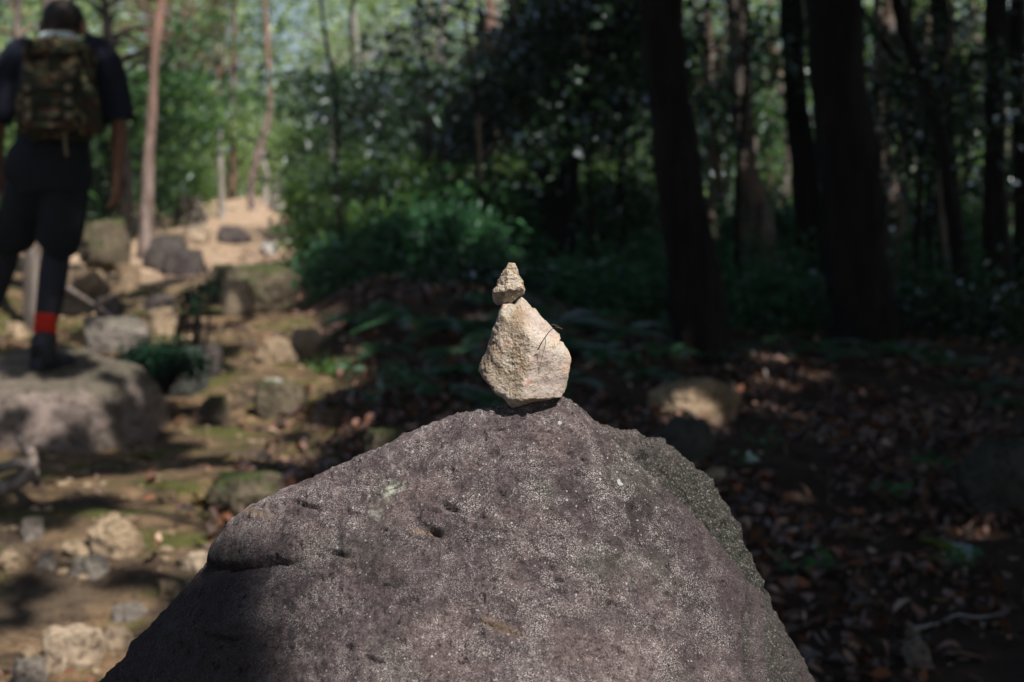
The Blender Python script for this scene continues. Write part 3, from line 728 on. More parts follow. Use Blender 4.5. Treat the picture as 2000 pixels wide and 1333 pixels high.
def tree(name, label, stems, bark='bark_dark', leaf='leaf_dark', crowns=(), top=None, group=None, cat='tree', flare=1.35, seg=14, seed=0, ext=None, limbs=True, base_z=None, thin=1.):
    """stems: lists of (px,py,depth,width px); crowns: (centre xyz, radii xyz, clumps, leaves per clump, clump radius, leaf size)"""
    r = np.random.default_rng(seed+100)
    parts = []; ups = []
    b0 = stems[0][0]
    base = P(b0[0], b0[1], b0[2]); base[2] = float(g(base[0], base[1]))-.02
    tops = []
    for st in stems:
        pts = [P(a, b2, d) for a, b2, d, w in st]; wd = [w*d/FPX/2 for a, b2, d, w in st]
        gz = float(g(pts[0][0], pts[0][1]))
        if pts[0][2] > gz+.05: pts.insert(0, np.array([pts[0][0], pts[0][1], gz-.1])); wd.insert(0, wd[0]*1.15)
        else: pts[0][2] = gz-.1
        if top and pts[-1][2] < top+HC:
            dr = pts[-1]-pts[-2]; dr /= np.linalg.norm(dr); dr = dr*.6+np.array([0, 0, .5]); dr /= np.linalg.norm(dr)
            nst = max(2, int((top+HC-pts[-1][2])/1.2))
            stp = (top+HC-pts[-1][2])/nst; w0 = wd[-1]
            for q in range(nst):
                pts.append(pts[-1]+dr*stp/max(dr[2], .5)+np.array([r.normal()*.06, r.normal()*.06, 0])); wd.append(w0*(1-.75*(q+1)/nst))
        q = catmull(pts, 7)
        if boulder_line(q): print('STEM SHADES', label)
        rw = np.interp(np.linspace(0, 1, len(q)), np.linspace(0, 1, len(wd)), wd)
        hgt = q[:, 2]-q[0, 2]
        rw = rw*(1+(flare-1)*np.exp(-hgt/.35))
        parts.append(tube(q-base, rw, 22, .34, 7)); ups.append((q, rw)); tops.append(q)
    allq = np.concatenate(tops)
    LV = []
    for (cc_, rad, ncl, per, cr, ls) in crowns:
        cl, q = clump_points(r, np.array(cc_, float), rad, ncl, per, cr)
        keep = ~(sunlit(q) & (r.uniform(size=len(q)) > -1))
        q = q[keep]
        if len(q): LV.append(leaf_cards(q-base, ls, r))
        if limbs:
            for c in cl[:: max(1, len(cl)//9)]:
                cand = allq[(allq[:, 2] < c[2]-.1)]
                if not len(cand): continue
                j = cand[np.argmin(np.linalg.norm(cand-c, axis=1)+.0*cand[:, 2])]
                L = np.linalg.norm(c-j)
                if L < .15 or L > 4.5: continue
                mid = (j+c)/2+np.array([r.normal()*.08*L, r.normal()*.08*L, .12*L])
                bq = catmull([j, mid, c], 6)
                if boulder_line(bq): continue
                parts.append(tube(bq-base, np.linspace(min(.045, .012+.012*L)*thin, .005*thin, len(bq)), 6, .15, 9))
    V, F = merge(parts)
    root = ob(name, None, None, None, base); tag(root, label, cat, group)
    me = mesh_np('trunk', V, F); point_attr(me, 'up', smooth(.4, 2.2, V[:, 2]))
    ob('trunk', me, M[bark], root)
    if LV:
        V, F = merge(LV)
        ob('crown', mesh_np('crown', V, F, False), M[leaf], root)
    return root

def W(px, py, d, rx, ry, rz, ncl, per, cr, ls): return (P(px, py, d), (rx, ry, rz), ncl, per, cr, ls)
def C(x, y, z, rx, ry, rz, ncl=60, per=110, cr=.55, ls=.15): return ((x, y, HC+z), (rx, ry, rz), ncl, per, cr, ls)

# ---- notable trees on the right
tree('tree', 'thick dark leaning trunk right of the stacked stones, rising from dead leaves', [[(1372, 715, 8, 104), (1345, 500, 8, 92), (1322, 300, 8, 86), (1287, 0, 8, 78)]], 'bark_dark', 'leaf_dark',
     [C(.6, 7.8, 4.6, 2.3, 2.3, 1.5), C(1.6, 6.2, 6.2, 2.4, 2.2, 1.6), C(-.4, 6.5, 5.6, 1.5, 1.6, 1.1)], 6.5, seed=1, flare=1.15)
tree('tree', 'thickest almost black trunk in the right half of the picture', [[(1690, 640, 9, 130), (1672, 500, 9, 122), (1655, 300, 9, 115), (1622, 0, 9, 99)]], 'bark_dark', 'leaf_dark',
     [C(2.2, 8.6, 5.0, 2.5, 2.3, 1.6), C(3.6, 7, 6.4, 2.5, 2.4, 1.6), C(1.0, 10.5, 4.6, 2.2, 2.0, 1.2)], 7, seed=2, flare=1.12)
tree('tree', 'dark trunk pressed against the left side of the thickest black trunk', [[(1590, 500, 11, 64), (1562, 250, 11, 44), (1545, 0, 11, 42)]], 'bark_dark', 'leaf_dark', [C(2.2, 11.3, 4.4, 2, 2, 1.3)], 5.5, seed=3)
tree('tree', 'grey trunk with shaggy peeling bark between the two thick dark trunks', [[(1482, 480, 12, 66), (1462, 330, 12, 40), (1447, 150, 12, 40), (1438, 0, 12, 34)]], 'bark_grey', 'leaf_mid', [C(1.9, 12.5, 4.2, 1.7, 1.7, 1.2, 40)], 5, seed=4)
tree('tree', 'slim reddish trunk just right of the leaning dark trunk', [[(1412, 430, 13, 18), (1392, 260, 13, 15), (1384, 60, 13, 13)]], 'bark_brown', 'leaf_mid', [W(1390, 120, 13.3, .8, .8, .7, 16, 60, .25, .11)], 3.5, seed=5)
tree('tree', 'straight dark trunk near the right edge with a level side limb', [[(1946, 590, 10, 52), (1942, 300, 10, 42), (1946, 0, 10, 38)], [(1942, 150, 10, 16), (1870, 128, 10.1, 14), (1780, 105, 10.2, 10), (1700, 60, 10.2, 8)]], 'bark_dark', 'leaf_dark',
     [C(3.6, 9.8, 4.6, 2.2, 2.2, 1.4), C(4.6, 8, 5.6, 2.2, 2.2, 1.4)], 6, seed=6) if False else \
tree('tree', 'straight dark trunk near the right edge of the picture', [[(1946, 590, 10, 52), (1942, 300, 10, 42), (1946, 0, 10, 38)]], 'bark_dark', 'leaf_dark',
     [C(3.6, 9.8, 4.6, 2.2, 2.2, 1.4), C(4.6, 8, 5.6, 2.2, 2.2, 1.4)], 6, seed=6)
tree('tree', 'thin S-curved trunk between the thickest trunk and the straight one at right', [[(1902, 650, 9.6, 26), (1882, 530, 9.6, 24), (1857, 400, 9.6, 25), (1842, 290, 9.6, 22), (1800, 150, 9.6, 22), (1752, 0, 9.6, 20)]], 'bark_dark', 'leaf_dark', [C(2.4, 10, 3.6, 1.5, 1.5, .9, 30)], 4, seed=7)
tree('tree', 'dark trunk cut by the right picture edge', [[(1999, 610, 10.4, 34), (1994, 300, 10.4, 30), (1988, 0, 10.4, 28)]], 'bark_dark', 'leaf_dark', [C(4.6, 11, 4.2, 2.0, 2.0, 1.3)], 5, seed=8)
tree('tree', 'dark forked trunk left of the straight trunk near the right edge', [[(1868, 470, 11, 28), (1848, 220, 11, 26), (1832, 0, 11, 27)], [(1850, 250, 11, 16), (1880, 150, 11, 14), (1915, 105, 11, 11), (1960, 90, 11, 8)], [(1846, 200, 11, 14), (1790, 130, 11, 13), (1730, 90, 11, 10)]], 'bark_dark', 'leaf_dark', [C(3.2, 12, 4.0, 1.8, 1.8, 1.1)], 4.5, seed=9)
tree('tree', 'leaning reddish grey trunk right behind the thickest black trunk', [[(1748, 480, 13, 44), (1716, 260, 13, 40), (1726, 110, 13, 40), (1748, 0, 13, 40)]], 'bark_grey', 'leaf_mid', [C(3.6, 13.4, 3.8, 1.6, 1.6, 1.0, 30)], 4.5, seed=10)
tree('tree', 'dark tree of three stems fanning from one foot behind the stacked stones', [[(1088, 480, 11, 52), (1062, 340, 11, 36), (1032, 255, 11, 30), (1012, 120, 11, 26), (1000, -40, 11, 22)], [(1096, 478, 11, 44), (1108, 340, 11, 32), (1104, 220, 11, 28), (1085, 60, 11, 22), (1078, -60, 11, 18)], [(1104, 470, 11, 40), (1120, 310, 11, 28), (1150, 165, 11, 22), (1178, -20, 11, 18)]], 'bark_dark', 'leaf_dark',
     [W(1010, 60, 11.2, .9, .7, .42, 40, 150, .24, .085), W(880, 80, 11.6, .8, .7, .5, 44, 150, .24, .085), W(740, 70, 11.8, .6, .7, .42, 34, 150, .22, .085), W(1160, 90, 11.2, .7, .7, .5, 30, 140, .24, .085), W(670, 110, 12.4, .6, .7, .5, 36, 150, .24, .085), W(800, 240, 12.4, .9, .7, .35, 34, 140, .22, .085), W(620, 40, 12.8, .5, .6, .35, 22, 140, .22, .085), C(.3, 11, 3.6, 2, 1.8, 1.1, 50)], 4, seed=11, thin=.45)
tree('tree', 'pinkish sunlit trunk behind the three-stemmed tree', [[(964, 350, 16, 30), (962, 200, 16, 22), (957, 0, 16, 20)]], 'bark_pine', 'leaf_dark', [C(-.4, 16, 4.2, 1.8, 1.8, 1.2, 40)], 5, seed=12)
tree('tree', 'crooked pale trunk left of the pinkish sunlit trunk', [[(898, 350, 15, 16), (892, 270, 15, 20), (880, 215, 15, 24), (868, 160, 15, 18), (862, 60, 15, 13)]], 'bark_pale', 'leaf_dark',
     [W(820, 180, 14.2, 1.0, .9, .55, 44, 150, .26, .09), W(720, 90, 14.2, .7, .8, .5, 36, 150, .24, .09)], 3.4, seed=13, thin=.4)
tree('tree', 'dark narrow trunk touching the left of the pinkish sunlit trunk', [[(942, 350, 15, 16), (946, 230, 15, 14), (940, 40, 15, 13)]], 'bark_dark', 'leaf_dark', [W(1040, 180, 14.2, .8, .7, .5, 18, 100, .22, .10), W(690, 200, 15, .5, .6, .35, 14, 100, .2, .10)], 3.2, seed=14, thin=.4)
# ---- trees on the left
tree('pine_tree', 'pinkish-barked pine with a bare straight trunk right of the hiker', [[(284, 462, 13, 25), (289, 330, 13, 21), (298, 200, 13, 18), (305, 80, 13, 17), (318, -30, 13, 14)]], 'bark_pine', 'leaf_mid', [C(-3.4, 13.2, 4.4, 1.4, 1.4, .9, 26)], 5, seed=15, flare=1.3)
tree('dead_tree', 'grey broken-off stem standing on the sandy trail', [[(433, 432, 17.5, 12), (430, 340, 17.5, 13), (428, 232, 17.5, 11)]], 'bark_pale', cat='dead tree', seed=16, flare=1.2)
tree('pine_tree', 'straight brown trunk right behind the grey broken-off stem', [[(453, 392, 22, 14), (455, 250, 22, 12), (456, 80, 22, 10)]], 'bark_brown', 'leaf_mid', [W(450, 130, 22, 1.3, 1.2, .9, 30, 90, .3, .13)], 5, seed=17, limbs=False)
tree('pine_tree', 'trunk bending to the right on the crest of the sandy trail', [[(497, 412, 18.5, 13), (490, 365, 18.5, 14), (503, 300, 18.5, 15), (521, 245, 18.5, 13), (527, 190, 18.5, 11), (521, 60, 18.5, 9)]], 'bark_pine', 'leaf_mid', [W(440, 60, 19, .7, .8, .5, 16, 90, .26, .12), C(-3.4, 19, 4.2, 1.4, 1.4, .8, 24)], 4.5, seed=18, limbs=False)
tree('dead_tree', 'thin pale crooked stem beside the bending trunk', [[(517, 392, 20.5, 11), (521, 345, 20.5, 10), (513, 312, 20.5, 9), (517, 290, 20.5, 5)]], 'bark_pale', cat='dead tree', seed=19, flare=1.3)
tree('stump', 'short broken stump at the far right end of the sandy trail', [[(540, 388, 19, 22), (545, 365, 19, 15), (550, 345, 19, 7)]], 'bark_pale', cat='stump', seed=20, flare=1.3)
tree('tree', 'slender pale trunk above the green bushes', [[(648, 345, 24, 9), (647, 200, 24, 8)]], 'bark_pale', 'leaf_light', [W(650, 150, 24, 1.2, 1.2, .9, 26, 80, .3, .13)], 3.5, seed=21)
tree('tree', 'grey trunk partly hidden behind the hiker', [[(72, 640, 8.6, 42), (68, 450, 8.6, 36), (85, 200, 8.6, 32), (100, 0, 8.6, 34)]], 'bark_grey', 'leaf_mid', [C(-3.4, 8.5, 3.6, 1.5, 1.5, .9, 30)], 4.5, seed=22)
tree('sapling', 'thin dark sapling stem at the upper left corner', [[(55, 520, 10, 12), (42, 220, 10, 11), (33, 60, 10, 12), (42, -30, 10, 10)]], 'bark_grey', 'leaf_mid', [W(60, 120, 10.5, .6, .6, .5, 14, 70, .2, .09)], 3, cat='tree', seed=23)
tree('tree', 'leafy dark-trunked tree between the hiker and the pine', [[(238, 470, 14, 26), (245, 330, 14, 22), (215, 100, 14, 18)]], 'bark_dark', 'leaf_mid',
     [W(205, 215, 14.5, .8, .8, .9, 34, 110, .24, .105), W(260, 80, 15, 1.0, .9, .8, 34, 100, .26, .11), W(330, 260, 16, .6, .7, .9, 24, 90, .24, .11), W(80, 150, 15, 1.0, .8, 1.2, 30, 90, .26, .11)], 3.4, seed=24)
# ---- trees filling the wood
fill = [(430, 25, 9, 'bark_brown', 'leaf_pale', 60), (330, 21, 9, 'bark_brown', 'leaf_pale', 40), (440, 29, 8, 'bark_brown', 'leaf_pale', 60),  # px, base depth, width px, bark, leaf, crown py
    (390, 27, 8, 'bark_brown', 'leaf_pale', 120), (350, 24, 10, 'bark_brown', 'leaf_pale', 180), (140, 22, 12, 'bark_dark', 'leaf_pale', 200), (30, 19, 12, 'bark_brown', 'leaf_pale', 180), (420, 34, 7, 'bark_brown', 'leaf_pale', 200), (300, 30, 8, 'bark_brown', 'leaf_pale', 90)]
for kx, (a, d, w, bk, lf, cy) in enumerate(fill):
    tree('tree', 'sunlit leafy tree standing beyond the crest of the trail', [[(a, 400, d, w), (a+R.uniform(-12, 12), 200, d, w*.85), (a+R.uniform(-15, 15), 20, d, w*.7)]], bk, lf,
         [W(a, cy, d, 1.7, 1.5, 1.7, 44, 90, .34, .14), W(a+R.uniform(-60, 60), cy-90, d+.5, 1.5, 1.5, 1.0, 30, 90, .34, .14), W(a, 310, d+.6, 1.2, 1.2, .7, 18, 90, .3, .13)], 5, 'sunlit trees beyond the crest of the trail', seed=40+kx)
fill2 = [(860, 26, 7), (1000, 20, 10), (1170, 17, 14), (1215, 21, 10), (1250, 24, 9), (1400, 18, 14), (1500, 19, 13), (1530, 16, 12), (1760, 18, 12), (1800, 15, 12), (1870, 20, 11), (1915, 17, 13), (1975, 19, 12), (720, 27, 8), (1130, 25, 8), (1340, 23, 10), (1600, 22, 10)]
for kx, (a, d, w) in enumerate(fill2):
    bk = ['bark_grey', 'bark_pale', 'bark_brown', 'bark_grey'][kx % 4]; lf = ['leaf_light', 'leaf_mid', 'leaf_mid'][kx % 3]
    tree('tree', 'slim leafy tree deep in the wood behind the dark trunks', [[(a, 470, d, w), (a+R.uniform(-18, 18), 250, d, w*.9), (a+R.uniform(-30, 30), 20, d, w*.75)]], bk, lf,
         [W(a+R.uniform(-40, 40), R.uniform(60, 200), d, 1.1, 1.0, .9, 24, 75, .28, .12), W(a+R.uniform(-50, 50), R.uniform(240, 400), d+.4, .9, .9, .7, 14, 70, .26, .11)], 4.5, 'slim leafy trees deep in the wood', seed=60+kx)
for kx in range(30):
    a = R.choice([R.uniform(1150, 1260), R.uniform(1380, 1600), R.uniform(1730, 2010), R.uniform(1730, 2010), R.uniform(640, 1000)]); d = R.uniform(10, 15.5); lean = R.uniform(-50, 50)
    tree('tree', 'thin crooked dark stem among the thicker trunks of the shaded wood', [[(a, 520, d, R.uniform(9, 16)), (a+lean*.3+R.uniform(-14, 14), 350, d, 10), (a+lean*.6+R.uniform(-22, 22), 200, d, 9), (a+lean+R.uniform(-20, 20), 20, d, 7)]], R.choice(['bark_dark', 'bark_dark', 'bark_grey']), 'leaf_dark',
         [W(a+R.uniform(-60, 60), R.uniform(30, 260), d, .7, .6, .5, 7, 40, .16, .085), W(a+R.uniform(-60, 60), R.uniform(200, 420), d, .6, .5, .4, 4, 36, .15, .085)], 3.4, 'thin crooked stems in the shaded wood', seed=130+kx, thin=.5)
# ---- trees that stand beside and behind the camera: their crowns shade the place
side = [(4.8, 3.4, 6.2), (7.6, 5.6, 6.6), (3.4, .2, 6.4), (6.4, 1.0, 7.0), (6.0, -2.6, 7.2), (9.6, 2.6, 7.2), (1.2, -3.4, 6.8), (3.2, -5.4, 7.4), (-1.6, -2.6, 6.2), (10.4, 6.6, 7.0), (8.6, -1.2, 7.4), (2.6, 3.0, 5.4)]
for kx, (x, y, z) in enumerate(side):
    r = np.random.default_rng(300+kx)
    base = np.array([x, y, float(g(x, y))])
    pts = [base-np.array([0, 0, .2])]
    for q in range(1, 7): pts.append(base+np.array([r.normal()*.12, r.normal()*.12, (z+HC-base[2])*q/6]))
    tq = catmull(pts, 6)
    if boulder_line(tq): print('TRUNK SHADES', kx, x, y)
    parts = [tube(tq-base, np.linspace(.17, .04, len(tq)), 12, .2, 5)]
    root = ob('tree', None, None, None, base)
    LV = []
    for (ox, oy, oz) in [(0, 0, 0), (-1.5, .9, -.9), (1.0, -1.2, -.5), (.4, 1.4, -1.3), (-.9, -1.4, -1.2)]:
        c = np.array([x+ox, y+oy, z+HC+oz])
        cl, q = clump_points(r, c, (2.3, 2.2, 1.3), 56, 110, .55)
        q = q[~sunlit(q)]
        LV.append(leaf_cards(q-base, .155, r))
        for c2 in cl[::8]:
            j = tq[len(tq)*2//3]; bq = catmull([j, (j+c2)/2+np.array([0, 0, .25]), c2], 5)
            if not boulder_line(bq): parts.append(tube(bq-base, np.linspace(.04, .006, len(bq)), 6, .15, 9))
    V_, F_ = merge(parts); me = mesh_np('trunk', V_, F_); point_attr(me, 'up', V_[:, 2]*0)
    ob('trunk', me, M['bark_dark'], root)
    V_, F_ = merge(LV); ob('crown', mesh_np('crown', V_, F_, False), M['leaf_dark'], root)
    tag(root, 'tall shade tree whose crown spreads above and beside the picture', 'tree', 'shade trees around the picture')

# ------------------------------------------------------------------ shrubs, ferns, ground cover
def shrub(box, d, leaf, label, n=40, per=90, ls=.08, cr=.13, seed=0, name='shrub', group=None, stem='bark_dark', cull=True, low=False):
    x0, y0, x1, y1 = box; s = d/FPX; r = np.random.default_rng(500+seed)
    cx = (x0+x1)/2; c = P(cx, (y0+y1)/2, d)
    base = np.array([c[0], d, float(g(c[0], d))])
    if low: base[2] = max(base[2], P(cx, y1, d)[2])
    rx, rz = (x1-x0)*s/2, (y1-y0)*s/2
    cl, q = clump_points(r, c, (rx*.85, max(rx*.7, .15), rz*.85), n, per, cr, .1)
    q[:, 2] = np.maximum(q[:, 2], g(q[:, 0], q[:, 1])+.02)
    if cull: q = q[~(sunlit(q) & (r.uniform(size=len(q)) > .4))]
    V_, F_ = leaf_cards(q-base, ls, r, .7, .42)
    root = ob(name, None, None, None, base); tag(root, label, 'bush', group)
    parts = []
    for c2 in cl[::max(1, n//12)]:
        bq = catmull([base-np.array([0, 0, .05]), (base+c2)/2+np.array([r.normal()*.05, 0, .05]), c2], 5)
        parts.append(tube(bq-base, np.linspace(.012, .003, len(bq)), 6))
    v2, f2 = merge(parts)
    ob('stem', mesh_np('stem', v2, f2), M[stem], root); ob('foliage', mesh_np('foliage', V_, F_, False), M[leaf], root)
    return root
shrub((575, 300, 720, 460), 12.5, 'leaf_light', 'bright green sunlit bush at the right edge of the sandy trail', 46, 120, .085, .16, 1)
shrub((640, 300, 860, 480), 11.6, 'leaf_light', 'large green bush in the middle of the undergrowth', 54, 120, .085, .17, 2)
shrub((800, 330, 1040, 470), 11.4, 'leaf_mid', 'darker green bush left of the three-stemmed tree', 46, 110, .085, .17, 3)
shrub((590, 400, 780, 545), 10.8, 'leaf_light', 'low green bush hanging over the right bank of the path', 40, 110, .08, .15, 4)
shrub((740, 420, 980, 555), 10.2, 'fern', 'dark low bush above the leaf-covered bank', 44, 110, .08, .15, 5)
shrub((700, 290, 860, 350), 15, 'leaf_light', 'pale green bush behind the large green bush', 30, 100, .09, .2, 6)
shrub((300, 330, 390, 400), 17, 'leaf_light', 'yellow-green bush right of the pine trunk', 26, 90, .09, .18, 7)
shrub((240, 672, 402, 748), 6.95, 'leaf_teal', 'low dark green shrub spilling over the black shaded rock', 20, 60, .04, .06, 8, low=True)
shrub((325, 545, 430, 625), 7.6, 'leaf_teal', 'thin young sapling with a few dark leaves in the middle of the path', 9, 30, .04, .045, 9, 'sapling')
shrub((605, 695, 670, 745), 7.9, 'leaf_light', 'small light green seedling below the bright tan rock', 7, 40, .045, .045, 10, 'seedling')
shrub((960, 290, 1190, 420), 13.6, 'leaf_light', 'lighter green bush seen between the stems of the three-stemmed tree', 36, 90, .09, .18, 21)
shrub((1100, 360, 1300, 470), 12.5, 'leaf_mid', 'green bush between the three-stemmed tree and the leaning trunk', 36, 90, .085, .17, 11)
shrub((1400, 380, 1620, 520), 12.6, 'fern', 'shaded bush under the grey shaggy trunk', 36, 90, .085, .17, 12)
shrub((1740, 380, 1960, 540), 12.8, 'leaf_mid', 'shaded bush behind the thin S-curved trunk', 36, 90, .085, .17, 13)
shrub((560, 240, 660, 320), 26, 'leaf_light', 'far sunny bush at the gap beyond the trail', 30, 80, .14, .3, 14)
shrub((620, 470, 770, 610), 9.9, 'fern', 'dark leafy bush leaning over the right bank below the sunlit bush', 34, 100, .075, .14, 16)
shrub((830, 505, 1020, 630), 9.5, 'leaf_dark', 'low dark bush just left of the upper stacked stone', 36, 100, .075, .14, 17)
shrub((1060, 520, 1290, 640), 9.6, 'fern', 'low dark green bush just right of the upper stacked stone', 40, 100, .075, .14, 18)
shrub((1400, 540, 1610, 660), 9.4, 'fern', 'low shaded bush between the leaning trunk and the thickest trunk', 36, 90, .075, .14, 19)
shrub((1740, 560, 2010, 690), 9.2, 'leaf_dark', 'low shaded bush at the foot of the thin S-curved trunk', 40, 90, .075, .15, 20)
shrub((0, 330, 250, 470), 14.5, 'leaf_dark', 'dark thicket behind the hiker\'s legs and arm', 40, 90, .09, .2, 15)

def fern(base, size, seed, mat, label, group=None, fronds=8, arch=.5, az=None):
    r = np.random.default_rng(900+seed); parts = []
    for kx in range(fronds):
        a = 2*math.pi*kx/fronds+r.normal()*.25 if az is None else az+r.normal()*.5
        L = size*r.uniform(.75, 1.15); n = 17
        tt = np.linspace(0, 1, n)
        rise = r.uniform(.45, .8)
        rad = L*tt*(.75+.2*tt); z = L*(rise*tt-arch*1.1*tt**2.2)
        q = np.stack([np.cos(a)*rad, np.sin(a)*rad, z], 1)
        parts.append(tube(q, np.linspace(.004, .001, n)*size/.4, 4, cap=False))
        side = np.array([-math.sin(a), math.cos(a), 0])
        for j in range(3, n):
            fr_ = math.sin(math.pi*min(1, (tt[j]-.12)/.95))**.6
            PL = L*.24*fr_+.004; tg = q[j]-q[j-1]; tg = tg/np.linalg.norm(tg); wd_ = L/n*.55
            for s_ in (-1, 1):
                tip = q[j]+side*s_*PL+tg*PL*.45+np.array([0, 0, -PL*.22])
                midp = (q[j]+tip)/2+np.array([0, 0, PL*.05])
                parts.append((np.array([q[j], midp+tg*wd_, tip, midp-tg*wd_*.6]), np.array([[0, 1, 2, 3]])))
    V_, F_ = merge(parts)
    root = tag(ob('fern', mesh_np('fern', V_, F_, False), M[mat], None, base), label, 'fern', group)
    return root
fern(hit(1905, 1110), .20, 1, 'fern_lit', 'small yellow-green fern catching light at the lower right', None, 5, .35, az=2.2)
FG = 'ferns in the shade behind the stacked stones'
fs = [(1075, 640, .32), (1150, 600, .34), (1160, 700, .26), (1220, 560, .34), (885, 700, .24), (860, 775, .24), (930, 740, .2), (1300, 700, .22), (760, 690, .18), (1040, 560, .36), (1140, 520, .4), (1000, 800, .2), (820, 640, .3), (900, 650, .3), (980, 660, .26), (700, 640, .26), (760, 620, .3), (1110, 690, .3), (1200, 660, .34), (1270, 640, .3), (1250, 740, .2), (800, 740, .2), (1090, 760, .22), (950, 600, .3)]
for kx, (a, b2, s_) in enumerate(fs): fern(hit(a, b2), s_*1.3, 10+kx, 'fern', 'dark green fern in the shaded litter behind the stacked stones', FG)
FG2 = 'ferns under the dark trunks on the right'
for kx, (a, b2, s_) in enumerate([(1600, 690, .34), (1760, 700, .3), (1480, 560, .36), (1540, 500, .42), (1470, 640, .26), (1860, 720, .26), (1960, 660, .3), (1800, 600, .34), (1450, 690, .24), (1660, 700, .24), (1560, 640, .3), (1920, 760, .22), (1430, 600, .34), (1990, 800, .22)]): fern(hit(a, b2), s_, 40+kx, 'fern', 'dark green fern under the dark trunks on the right', FG2)
SG = 'small green seedlings in the dead leaves'
for kx, (a, b2) in enumerate([(1500, 890), (1460, 930), (1810, 930), (1240, 720), (1330, 720), (1740, 990), (1580, 1140), (1400, 720), (1880, 1130), (690, 745), (720, 800)]):
    h_ = hit(a, b2); r = np.random.default_rng(1500+kx)
    q = r.normal(size=(9, 3))*np.array([.045, .045, .012])+np.array([0, 0, .07])
    v1, f1 = leaf_cards(q, .065, r, 1.5, .5)
    pr = [(v1, f1)]
    for c2 in q[:4]: pr.append(tube(np.array([[0, 0, -.02], c2*.6, c2]), np.array([.002, .0015, .001]), 4, cap=False))
    V_, F_ = merge(pr)
    tag(ob('seedling', mesh_np('seedling', V_, F_, False), M['fern'], None, h_), 'small green seedling growing out of the dead leaves', 'seedling', SG)

# fallen leaves: curled two-quad leaves, one mass
def litter(name, n, xr, yr, dens, sizes, mats, seed):
    r = np.random.default_rng(seed)
    x = r.uniform(*xr, n*3); y = r.uniform(*yr, n*3)
    k_ = r.uniform(size=n*3) < dens(x, y); x, y = x[k_][:n], y[k_][:n]; n = len(x)
    c = np.stack([x, y, g(x, y)+r.uniform(.004, .03, n)], 1)
    nrm = r.normal(size=(n, 3))*.6; nrm[:, 2] = 1; nrm /= np.linalg.norm(nrm, axis=1)[:, None]
    d = r.normal(size=(n, 3)); d -= (d*nrm).sum(1)[:, None]*nrm; d /= np.linalg.norm(d, axis=1)[:, None]
    s = np.cross(nrm, d); L = (sizes[0]*.55+(sizes[1]*1.15-sizes[0]*.55)*r.beta(1.6, 2.6, n))[:, None]; Wd = L*r.uniform(.3, .5, n)[:, None]*.5; cu = r.normal(size=(n, 1))*.22
    pts = [c-d*L*.5, c-d*L*.15+s*Wd+nrm*L*cu, c-d*L*.15-s*Wd+nrm*L*cu*.7, c+d*L*.2+s*Wd*.9+nrm*L*cu*1.1, c+d*L*.2-s*Wd*.9+nrm*L*cu, c+d*L*.5+nrm*L*cu*.4]
    V_ = np.stack(pts, 1).reshape(-1, 3); i = np.arange(n)*6
    F_ = np.concatenate([np.stack([i, i+1, i+3, i+2], 1), np.stack([i+2, i+3, i+5, i+4], 1)])
    tag(ob(name, mesh_np(name, V_, F_), mats), kind='stuff')
def dl(x, y):
    n_ = fbm(np.stack([x*1.5, y*1.5, x*0+9], -1), 4)
    return np.clip(.22*smooth(.0, .3, n_)+.5*smooth(-.1, .3, x-trail_x(y))*smooth(.05, .3, n_)+smooth(.25, .8, x-trail_x(y)), 0, 1)*smooth(-.32, .12, n_)
litter('fallen_leaves', 9000, (-1.2, 5.5), (2.6, 13), dl, (.04, .08), M['dead2'], 4)
litter('fallen_leaves', 26000, (-3.2, 5.5), (2.6, 14), dl, (.04, .085), M['dead'], 1)
litter('fallen_leaves', 9000, (-1.2, 5.5), (2.6, 13), dl, (.04, .08), M['dead2'], 4)
litter('fallen_leaves', 2600, (-2.8, 4.5), (2.6, 12), lambda x, y: np.clip(.2+.8*smooth(.2, .8, x-trail_x(y)), 0, 1), (.04, .08), M['deadpale'], 2)
def twigs():
    r = np.random.default_rng(88); parts = []
    for kx in range(700):
        y = r.uniform(2.8, 11); x = r.uniform(-2.6, 4.5)
        if x-trail_x(y) < .3 and r.uniform() < .7: continue
        a = r.uniform(0, 6.28); L = r.uniform(.05, .32); q = np.array([[x+math.cos(a)*L*k_+r.normal()*.012, y+math.sin(a)*L*k_+r.normal()*.012, 0] for k_ in (0, .35, .7, 1)])
        q[:, 2] = g(q[:, 0], q[:, 1])+r.uniform(.006, .035, 4)
        parts.append(tube(q, np.linspace(.004, .0015, 4)*r.uniform(.6, 1.4), 5, cap=False))
    V_, F_ = merge(parts)
    tag(ob('twigs', mesh_np('twigs', V_, F_), M['bark_brown']), kind='stuff')
twigs()
def pebbles():
    r = np.random.default_rng(77); v, f = ico(1); parts = []
    for kx in range(600):
        y = r.uniform(2.6, 13); x = trail_x(y)+r.normal()*.55-.3; s = r.uniform(.005, .02)
        a = v*(1+r.normal(size=(len(v), 1))*.13)*np.array([s*r.uniform(.8, 1.5), s*r.uniform(.8, 1.5), s*.7])
        parts.append((a+np.array([x, y, float(g(x, y))+s*.2]), f))
    V_, F_ = merge(parts)
    tag(ob('pebbles', mesh_np('pebbles', V_, F_), M['tan']), kind='stuff')
pebbles()

